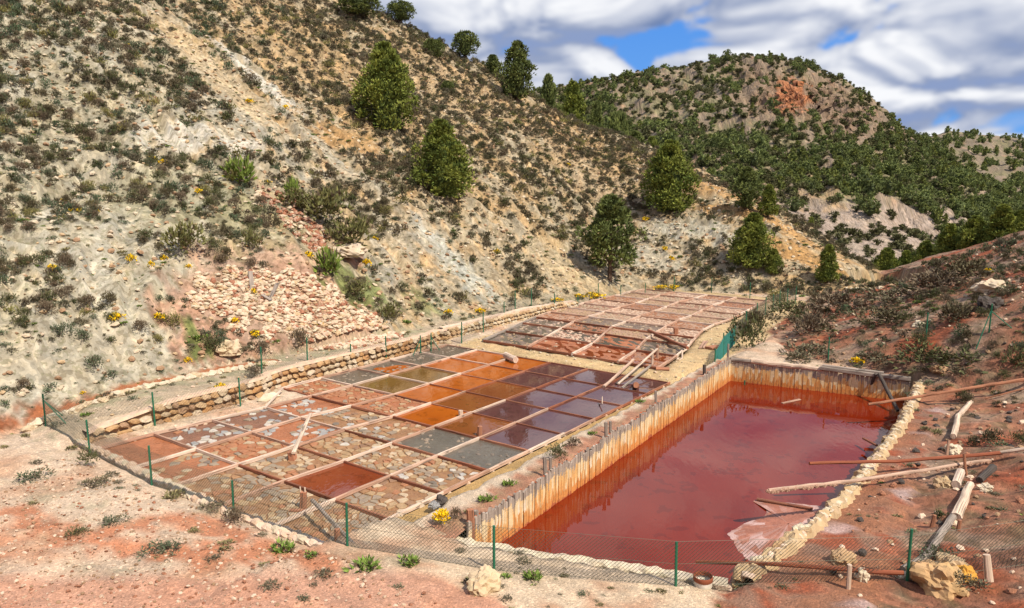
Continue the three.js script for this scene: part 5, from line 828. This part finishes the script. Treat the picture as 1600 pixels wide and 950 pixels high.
treeAt(563, 38, 2, 62, 'round', 'broad dark tree at the top edge of the picture', 0, 4);
treeAt(699, 142, 124, 18, 'round', 'very small green juniper on the open slope below the ridge', 0, 1);
treeAt(1164, 352, 286, 44, 'pine', 'upper dark tree of the clump on the far end of the hillside', 0, 1.2); treeAt(1199, 360, 312, 32, 'cone', 'lighter green tree of the clump on the far end of the hillside', 0, 2); treeAt(1174, 422, 340, 62, 'egg2', 'lowest and broadest tree of the clump on the far end of the hillside', 0, 5);
treeAt(1208, 430, 392, 26, 'egg', 'small green conifer under the clump at the end of the hillside', 0, 3);
treeAt(1292, 442, 384, 36, 'cone', 'conifer standing at the very foot of the spur beside the valley', 0, 0.2);
for (const [x, y, t, w, k, d, l] of [
  [895, 200, 128, 52, 'cone', 128, 'bright green conifer showing its top behind the ridge'], [932, 214, 160, 34, 'pine', 124, 'narrow conifer behind the ridge beside the bright green one'], [857, 165, 118, 40, 'pine', 135, 'dark pine showing behind the ridge next to the tall ragged one'],
  [966, 235, 178, 40, 'round', 128, 'round dark tree behind the descending ridge'], [992, 255, 206, 46, 'pine', 122, 'loose green pine behind the descending ridge'], [1018, 262, 214, 40, 'egg', 120, 'leafy tree behind the crest above the broad conifer'],
  [1338, 452, 410, 46, 'egg', 84, 'dark green conifer at the head of the red bank beside the spur'], [1382, 452, 388, 50, 'egg2', 86, 'broad dark tree behind the red crest, second from the spur'], [1412, 448, 392, 36, 'cone', 88, 'narrow pine behind the red crest, third from the spur'], [1443, 442, 378, 46, 'egg2', 84, 'leafy conifer behind the bank in the middle of the row'], [1478, 432, 352, 46, 'cone', 82, 'tall pine behind the bank toward the edge of the row'], [1518, 420, 340, 56, 'egg', 80, 'large leafy conifer high behind the bank'], [1560, 400, 322, 54, 'cone', 78, 'last tall pine behind the bank at the picture edge'], [1590, 380, 330, 40, 'egg2', 78, 'tree half out of the picture behind the bank'],
  [1120, 318, 282, 34, 'round', 118, 'dark round tree behind the spur crest'], [1142, 325, 292, 28, 'pine', 120, 'thin pine behind the spur crest'], [1232, 380, 345, 26, 'egg', 110, 'small conifer behind the lower spur'], [1265, 396, 340, 22, 'cone', 112, 'narrow conifer behind the foot of the spur']])
  treeAt(x, y, t, w, k, l, d, x * 0.37);

// trees spread over the far hills
{
  const F1 = [0.1, 0.14, 0.04], F2 = [0.26, 0.31, 0.1], vs = [crownGeo(21, ROUND, 0.05, 26, 9, 0.14, F1, F2), crownGeo(22, EGG, 0.03, 26, 9, 0.12, [0.1, 0.13, 0.03], [0.26, 0.29, 0.07]), crownGeo(23, PINE, 0.05, 24, 9, 0.12, F1, F2), crownGeo(24, ROUND, 0.08, 26, 9, 0.13, [0.08, 0.11, 0.035], [0.21, 0.25, 0.075])];
  const r = rngOf(77), L = [];
  const dens = (px, py) => { let d = 0.42 + 0.5 * fbm(px * 0.012, py * 0.02, 3); d += 0.75 * Math.exp(-sq((py - 285 + (px - 1250) * -0.05) / 45)) * (px > 930 ? 1 : 0.6); d += 0.4 * Math.exp(-sq((py - 200) / 30)) * ss(px, 1300, 1380); d -= 0.75 * cliff(px, py); d -= 0.5 * Math.exp(-sq((px - 1060) / 60) - sq((py - 140) / 22)); if (py > 305 && px > 1180 && px < 1460) d -= 0.62; if (py > 330) d -= 0.1; if (px > 1430 && py > 300) d += 0.35; return d; };
  for (const [S, n, hmin, hmax] of [[farS, 10500, 1.4, 3.8], [farS2, 2000, 2.6, 5.4]]) for (let i = 0; i < n; i++) {
    const u = r(), v = 0.02 + 1.0 * r(), p = S(u, v), [px, py, fw] = pixel(p); if (px < 700 || px > 1700 || py > 470) { r(); r(); continue; }
    const near = clamp((fw - 120) / 200, 0, 1); if (r() > dens(px, py) * lerp(0.5, 0.72, near)) { r(); continue; }
    L.push({ p, fw, h: lerp(hmin, hmax, r() ** 1.4) * (v > 0.96 ? 0.8 : 1), px, py });
  }
  L.sort((a, b) => (b.h / b.fw) * (b.px < 1600 && b.py < 440 ? 1 : 0.1) - (a.h / a.fw) * (a.px < 1600 && a.py < 440 ? 1 : 0.1));
  L.slice(0, 300).forEach((t) => { const kd = (r() * 4) | 0, o = mesh('hill_tree', vs[kd], crownM, null); tag(o, ['rounded', 'light green', 'pointed', 'dark rounded'][kd] + ' small tree on ' + (t.px > 1400 && t.py < 300 ? 'the shoulder of the far hill by the distant low hill' : t.py < 190 ? 'the upper part of the far hill' : t.py < 310 ? 'the wooded belt across the far hill' : 'the pale lower slope of the far hill'), 'tree', 'trees growing on the far hills'); o.position.copy(t.p); o.position.y -= 0.15; o.rotation.y = r() * 6.3; const w = t.h * (0.85 + 0.4 * r()); o.scale.set(w, t.h, w); });
  const rest = L.slice(300), o = thing('wood', 'distant small trees and bushes covering the far hills', 'wood'); o.userData.kind = 'stuff';
  const m4 = new THREE.Matrix4(), q = new THREE.Quaternion(), Y = V(0, 1, 0);
  vs.forEach((g, k) => { const S = rest.filter((_, i) => i % 4 === k), im = new THREE.InstancedMesh(g, crownM, S.length); im.name = 'trees'; im.userData.kind = 'stuff'; shade(im); S.forEach((t, i) => { q.setFromAxisAngle(Y, r() * 6.3); const w = t.h * (0.85 + 0.4 * r()); m4.compose(t.p.clone().add(V(0, -0.15, 0)), q, V(w, t.h, w)); im.setMatrixAt(i, m4); }); o.add(im); });
  // low scrub between them
  const sg = crownGeo(25, ROUND, 0.0, 12, 5, 0.3, [0.08, 0.09, 0.035], [0.16, 0.16, 0.07]), S = []; for (let i = 0; i < 13000; i++) { const p = farS(r(), 0.02 + r()), [px, py] = pixel(p); if (px > 700 && px < 1680 && r() < 0.75 - 0.5 * cliff(px, py) - (py > 300 && px > 1180 ? 0.5 : 0)) S.push(p); }
  const im = new THREE.InstancedMesh(sg, crownM, S.length); im.name = 'scrub'; im.userData.kind = 'stuff'; shade(im); S.forEach((p, i) => { q.setFromAxisAngle(Y, r() * 6.3); const h = 0.5 + 0.9 * r(); m4.compose(p, q, V(h * 1.5, h, h * 1.5)); im.setMatrixAt(i, m4); }); o.add(im);
}

// scrub: low domes of small leaves and twigs
function shrubGeo(seed, n, colA, colB, { flat = 0.62, leaf = 0.15, up = 0.5, flower = 0, fcol = [0.85, 0.62, 0.01], twig = [0.12, 0.09, 0.06] } = {}) {
  const r = rngOf(seed), T = new Tri(), L = []; for (let i = 0; i < 7; i++) L.push([V((r() - 0.5) * 0.6, 0.12 + r() * 0.25, (r() - 0.5) * 0.6), 0.2 + 0.18 * r()]);
  for (let i = 0; i < n; i++) {
    const [c, q] = L[(r() * 7) | 0], d = V(r() - 0.5, (r() - 0.25) * 0.9, r() - 0.5).normalize(), p = c.clone().addScaledVector(d, q * (0.5 + 0.5 * r())); p.y = Math.max(0, p.y) * flat * 1.6;
    const isF = flower && p.y > 0.14 && r() < flower, col = isF ? fcol : r() < 0.14 ? twig : mix3(colA, colB, r());
    tuft(T, p, d.add(V(0, up, 0)), isF ? leaf * 0.7 : leaf, leaf * (isF ? 0.5 : 0.22), col, r);
  }
  return T.geo();
}
const SH = [
  shrubGeo(1, 95, [0.075, 0.07, 0.038], [0.15, 0.135, 0.075]), shrubGeo(2, 95, [0.088, 0.07, 0.045], [0.17, 0.14, 0.09]), shrubGeo(3, 95, [0.045, 0.06, 0.025], [0.11, 0.125, 0.05]),
  shrubGeo(4, 95, [0.08, 0.078, 0.05], [0.16, 0.15, 0.1], { flat: 0.5 }), shrubGeo(5, 95, [0.05, 0.085, 0.045], [0.11, 0.16, 0.09]), shrubGeo(6, 95, [0.16, 0.16, 0.05], [0.26, 0.24, 0.09], { up: 0.9 })];
const SHF = [shrubGeo(31, 330, [0.085, 0.075, 0.04], [0.16, 0.14, 0.08], { leaf: 0.085 }), shrubGeo(32, 330, [0.12, 0.09, 0.06], [0.2, 0.16, 0.11], { leaf: 0.085 }), shrubGeo(33, 330, [0.06, 0.075, 0.03], [0.14, 0.15, 0.06], { leaf: 0.08 }), shrubGeo(34, 330, [0.12, 0.11, 0.07], [0.22, 0.2, 0.13], { flat: 0.5, leaf: 0.085 }), shrubGeo(35, 330, [0.07, 0.1, 0.06], [0.15, 0.18, 0.11], { leaf: 0.085 }), shrubGeo(36, 330, [0.16, 0.16, 0.05], [0.26, 0.24, 0.09], { up: 0.9, leaf: 0.09 })];
const GORSE = shrubGeo(7, 110, [0.11, 0.12, 0.03], [0.2, 0.2, 0.05], { flower: 0.75 }), GRN = shrubGeo(8, 130, [0.09, 0.15, 0.02], [0.2, 0.28, 0.05], { leaf: 0.2, up: 1.0, flat: 0.8 }), OLV = shrubGeo(9, 300, [0.09, 0.1, 0.03], [0.19, 0.19, 0.07], { leaf: 0.11, up: 0.8, flat: 0.7 }), TUFT = shrubGeo(10, 110, [0.17, 0.17, 0.08], [0.32, 0.28, 0.14], { leaf: 0.17, up: 1.4, flat: 0.4 }), GT = shrubGeo(11, 60, [0.1, 0.17, 0.03], [0.2, 0.3, 0.06], { leaf: 0.26, up: 1.2, flat: 0.35 });
const shrubM = leafM();
function plantAt(px, py, wpx, hpx, g, name, label, cat, group, s = 0) {
  g = SHF[SH.indexOf(g)] ?? g; const p = hit(px, py), fw = pixel(p)[2], o = mesh(name, g, shrubM, null); p.y = groundH(p.x, p.z) - 0.03; o.position.copy(p); o.rotation.y = px * 0.7 + s; const w = (wpx / FP) * fw * 1.0, h = ((hpx / FP) * fw) / 0.55; o.scale.set(w, h, w); return tag(o, label, cat, group);
}
for (const [x, y, w, h, l] of [[508, 372, 78, 40, 'largest olive green bush above the rubble, beside the red streak'], [545, 402, 76, 36, 'wide olive green bush under the largest one'], [292, 432, 64, 36, 'twiggy olive bush at the hillside edge of the rubble heap'], [375, 315, 52, 28, 'tall bright green broom bush at the head of the red rubble'], [515, 448, 44, 30, 'green bush on the grassy strip beside the rubble heap'], [556, 468, 40, 18, 'low dark green bush lower on the grassy strip'], [396, 412, 34, 24, 'brownish twiggy bush above the pink rubble heap'], [607, 502, 36, 22, 'dark rounded bush at the foot of the slope beyond the rubble'], [465, 550, 34, 24, 'grey bush behind the fence under the pink rubble heap'], [393, 590, 30, 18, 'dark grey bush beside the fence where the stone wall bends'], [470, 350, 60, 26, 'dry bush crowding the side of the red rubble streak']])
  plantAt(x, y, w, h, y === 315 || y === 448 ? GRN : y === 550 || y === 590 ? SH[1] : OLV, 'bush', l, 'bush');
plantAt(457, 326, 26, 24, GRN, 'bush', 'vivid green small bush at the top of the red rubble streak', 'bush'); plantAt(313, 536, 30, 8, GT, 'grass_tuft', 'fresh green grass patch above the big tan boulder', 'grass');
for (const [x, y, w, h] of [[208, 436, 18, 14], [258, 428, 14, 10], [238, 440, 12, 12], [185, 510, 28, 14], [250, 508, 22, 14], [296, 445, 12, 8], [365, 514, 20, 11], [401, 530, 22, 11], [345, 611, 22, 14], [398, 475, 12, 11], [572, 424, 20, 14], [485, 418, 20, 12], [313, 334, 14, 10], [355, 302, 16, 9], [420, 300, 14, 8], [95, 285, 12, 8], [110, 320, 12, 8], [125, 322, 14, 8], [240, 255, 16, 8], [255, 268, 16, 8], [200, 90, 10, 6], [150, 345, 14, 8], [390, 158, 18, 8], [445, 165, 14, 8], [85, 430, 24, 14], [775, 400, 14, 10], [1010, 350, 16, 8], [1040, 395, 14, 8], [1050, 410, 14, 8], [885, 268, 14, 6], [750, 490, 18, 10], [700, 492, 18, 10], [930, 468, 40, 12], [905, 466, 22, 8], [870, 472, 22, 8], [1030, 452, 30, 8], [1055, 452, 22, 8], [585, 378, 14, 9], [630, 262, 10, 6], [130, 615, 10, 6], [294, 568, 14, 10], [500, 510, 14, 8]])
  plantAt(x, y, w * 0.92, h * 0.92, GORSE, 'flowering_shrub', 'yellow flowering shrub ' + (x > 850 ? (y > 440 ? 'by the fence beyond the upper pans' : 'on the pale slope above the upper pans') : x > 600 ? 'below the grey scar in the hillside' : y > 590 ? 'behind the stone wall on the trail side' : x > 280 && y > 380 ? 'growing in or beside the pink rubble' : y > 400 ? 'on the low part of the slope beside the trail' : y < 170 ? 'high up on the hillside' : x > 290 ? 'around the head of the red rubble streak' : 'on the middle of the slope far from the rubble'), 'shrub', 'yellow flowering shrubs of the hillside', w);
{ const o = plantAt(686, 818, 34, 22, shrubGeo(17, 240, [0.14, 0.14, 0.03], [0.2, 0.2, 0.05], { flower: 0.9, leaf: 0.11 }), 'flowering_shrub', 'bright yellow flower clump at the near end of the earth causeway', 'shrub'); o.position.copy(atY(686, 818, 0.36)); } plantAt(1340, 562, 24, 12, GORSE, 'flowering_shrub', 'yellow flowering shrub on the bank above the far pond wall', 'shrub'); plantAt(1545, 428, 18, 10, GORSE, 'flowering_shrub', 'yellow flowering shrub near the top of the red bank', 'shrub');
const cau = (px, py) => { const p = atY(px, py, 0.44); return p; };
for (const [x, y, w, h, g, l] of [[868, 716, 40, 18, SH[2], 'dark green tuft on the middle of the earth causeway'], [897, 698, 28, 12, SH[1], 'brown dry tuft on the causeway beside the dark green one'], [795, 758, 22, 10, GT, 'green grass tuft on the causeway above the ragged planks'], [760, 782, 28, 10, GT, 'grey green grass patch at the near end of the causeway'], [712, 812, 24, 16, SH[1], 'dry brown twigs beside the yellow flower clump'], [925, 678, 14, 6, GT, 'tiny green tuft at the far part of the causeway'], [1000, 628, 16, 5, GT, 'small tuft on the causeway by the fourth wall post'], [735, 800, 20, 8, TUFT, 'straw coloured tuft near the first wall post']]) { const p = cau(x, y), fw = pixel(p)[2], o = mesh('grass_tuft', SHF[SH.indexOf(g)] ?? g, shrubM, null); o.position.copy(p); o.position.y -= 0.03; o.scale.set((w / FP) * fw, (h / FP) * fw / 0.5, (w / FP) * fw); tag(o, l, 'grass'); }
for (const [x, y, w, h, g, l] of [[137, 730, 34, 24, SH[2], 'dark green bush under the second post of the near fence'], [370, 815, 44, 20, SH[1], 'dry brown tuft at the foot of the fourth near fence post'], [330, 800, 40, 16, SH[3], 'dry grass clump along the kerb before the fourth post'], [442, 860, 44, 16, GT, 'bright green grass tuft on the red earth before the kerb'], [570, 886, 50, 16, GT, 'green grass clump at the foot of the fifth near fence post'], [252, 858, 60, 18, SH[4], 'grey green plant patch on the red earth in front'], [832, 905, 36, 14, GT, 'green grass tuft outside the pond kerb'], [148, 757, 44, 18, SH[3], 'grey dry shrub on the pale ground'], [50, 750, 50, 16, SH[4], 'grey green low shrub at the picture edge on pale ground'], [175, 820, 40, 14, SH[4], 'low grey green patch on the trodden earth'], [120, 835, 36, 12, SH[2], 'low dark patch beside the trodden earth'], [265, 780, 40, 14, TUFT, 'straw grass clump below the third near fence post'], [480, 838, 60, 14, TUFT, 'straw grass clump in front of the kerb'], [640, 880, 36, 12, GT, 'thin green grass clump by the pond kerb corner'], [1510, 905, 60, 22, SH[3], 'grey dry shrub beside the orange boulder']])
  plantAt(x, y, w, h, g, 'shrub', l, 'shrub');
for (const [x, y, w, h, g, l] of [[1165, 545, 60, 60, SH[2], 'dense dark bush behind the netting fence at the pond corner'], [1190, 515, 60, 40, SH[0], 'dark bush behind the netting further from the pond'], [1235, 492, 70, 34, SH[2], 'dark spreading bush on the start of the red bank'], [1262, 520, 70, 44, SH[1], 'grey brown bush on the near flank of the red bank'], [1310, 490, 100, 40, SH[1], 'long dark brushy mass along the middle of the red bank'], [1375, 510, 90, 34, SH[0], 'dark scrub on the shadowed gully of the bank'], [1450, 455, 120, 44, SH[1], 'wide brown brush high on the red bank'], [1520, 440, 90, 40, SH[0], 'dark brush at the top corner of the bank'], [1465, 570, 130, 44, SH[2], 'broad dark green bush above the far pond wall'], [1265, 560, 90, 36, SH[3], 'grey green bush just behind the plank wall end'], [1370, 560, 60, 24, SH[3], 'small grey bush behind the long grey rail'], [1480, 500, 70, 44, SH[0], 'dark bush between the two posts on the bank'], [1400, 470, 80, 34, SH[3], 'pale grey green brush on the upper bank'], [1590, 570, 50, 40, SH[2], 'dark bush at the picture edge above the red slope'], [1210, 468, 40, 16, SH[5], 'yellow green shrub at the end of the netting']])
  plantAt(x, y, w, h * 0.8, g, 'bush', l, 'bush').position.y -= 0.12;
{
  const r = rngOf(99), L = [];
  const push = (x, z, s, k) => { const p = V(x, groundH(x, z), z), [px, py, fw] = pixel(p); if (px > -80 && px < 1680 && py > -40 && py < 1000) L.push({ p, px, py, fw, s, k }); };
  for (let i = 0; i < 170000; i++) {
    const x = lerp(-90, 34, r()), z = lerp(-125, -27, r()), [a, b] = abOf(x, z), rel = relief(x, z); if (rel[1] !== 1 || (a > aHill(b) && b > -10.6)) { r(); r(); r(); continue; }
    const [px, py] = pixel(V(x, rel[0], z)); let d = 0.34 + 0.5 * fbm(x * 0.09, z * 0.09, 3) + 0.25 * n2(x * 0.4, z * 0.4); if (px > 560 && py < 330) d += 0.08; if (px < 330 && py < 330) d += 0.12; if (py > 500 && px < 330) d -= 0.22; if (py > 300 && py < 500 && px < 420) d += 0.1; if (py > 380 && px > 420 && px < 800) d -= 0.3;
    for (const s of SPOTS) if (s.col === WHITE || s.col === PALE || s.col === OCHRE || s.col[0] > 0.59) { const q = sq((a * SA - s.u) / s.rl) + sq((b * SB - s.v) / s.rw); if (q < 0.9) d -= 0.9 * s.k; else if (q < 1.4) d -= 0.3 * s.k; }
    if (inside(HEAPP, x, z) || inside(RED, x, z)) d = 0; if (r() < d) { const g = r(); push(x, z, 0.14 + 0.58 * r() ** 2.5, px < 450 && g < 0.2 ? 4 : g < 0.38 ? 0 : g < 0.54 ? 1 : g < 0.7 ? 3 : g < 0.92 ? 2 : 5); } else { r(); r(); }
  }
  for (let i = 0; i < 3200; i++) { const x = lerp(9, 48, r()), z = lerp(-66, -18, r()), [a, b] = abOf(x, z); if (a < aBank(b) + 0.1) { r(); r(); continue; } const d = 0.25 + 0.6 * fbm(x * 0.12 + 3, z * 0.16, 3) + (b < 0 ? 0.34 : -0.22); if (r() < d) push(x, z, 0.2 + 0.5 * r() ** 1.8, [0, 4, 3, 2, 2, 1][(r() * 6) | 0]); else r(); }
  L.sort((p, q) => q.s / q.fw - p.s / p.fw);
  L.slice(0, 300).forEach((t) => { const o = mesh('scrub_bush', SHF[t.k], shrubM, null); tag(o, ['dull grey brown', 'brown twiggy', 'dark green', 'pale grey', 'blue green', 'yellow green'][t.k] + ' low scrub bush on ' + (t.px > 1100 && t.py > 430 ? 'the red bank beside the pond' : t.px < 560 ? 'the slope around the pink rubble' : 'the slope under the ridge pines'), 'shrub', 'scrub bushes of the slopes'); o.position.copy(t.p); o.position.y -= 0.04; o.rotation.y = r() * 6.3; o.scale.set(t.s * 1.4, t.s * 1.6, t.s * 1.4); });
  const rest = L.slice(300), o = thing('scrub', 'countless low dry bushes spread over the hillside and the bank', 'scrub'); o.userData.kind = 'stuff'; const m4 = new THREE.Matrix4(), q = new THREE.Quaternion(), Y = V(0, 1, 0), c = new THREE.Color();
  SH.forEach((g, k) => { const S = rest.filter((t) => t.k === k), im = new THREE.InstancedMesh(g, shrubM, S.length); im.name = 'bushes'; im.userData.kind = 'stuff'; shade(im); S.forEach((t, i) => { q.setFromAxisAngle(Y, r() * 6.3); m4.compose(t.p.clone().add(V(0, -0.04, 0)), q, V(t.s * 1.4, t.s * (1.2 + 0.8 * r()), t.s * 1.4)); im.setMatrixAt(i, m4); const f = 0.75 + 0.5 * r(); im.setColorAt(i, c.setRGB(f, f * (0.95 + 0.1 * r()), f)); }); o.add(im); });
  // grass and small herbs
  const o2 = thing('dry_grass', 'thin dry grass and small herbs on the bare ground', 'grass'); o2.userData.kind = 'stuff';
  [[TUFT, 12000, 0], [SH[4], 16000, 1], [GT, 5000, 2], [SH[3], 14000, 3]].forEach(([g, n, k]) => {
    const S = []; for (let i = 0; i < n; i++) { const x = lerp(-60, 36, r()), z = lerp(-95, -14, r()), [a, b] = abOf(x, z); if (!openGround(a, b) || (a > -0.6 && a < 7.4 && b < 10.15 && b > -10.6)) continue; const d = 0.3 + 0.7 * fbm(x * 0.2 + k * 9, z * 0.2, 3) - (b > 11.4 ? 0.25 : 0) - (a > 10.6 && b > -1 ? 0.3 : 0) - (b > 10 ? 0.25 : 0); if (inside(HEAPP, x, z) || r() > d) continue; S.push([x, z]); }
    const im = new THREE.InstancedMesh(g, shrubM, S.length); im.name = 'tufts'; im.userData.kind = 'stuff'; shade(im); S.forEach(([x, z], i) => { q.setFromAxisAngle(Y, r() * 6.3); const s = 0.1 + 0.3 * r() ** 2.5; m4.compose(V(x, groundH(x, z) - 0.02, z), q, V(s * 1.5, s * (b0(z) ? 0.7 : 1), s * 1.5)); im.setMatrixAt(i, m4); const f = 0.8 + 0.4 * r(); im.setColorAt(i, c.setRGB(f, f, f)); }); o2.add(im);
  });
}
function b0(z) { return z > -27; }
renderer.render(scene, camera);
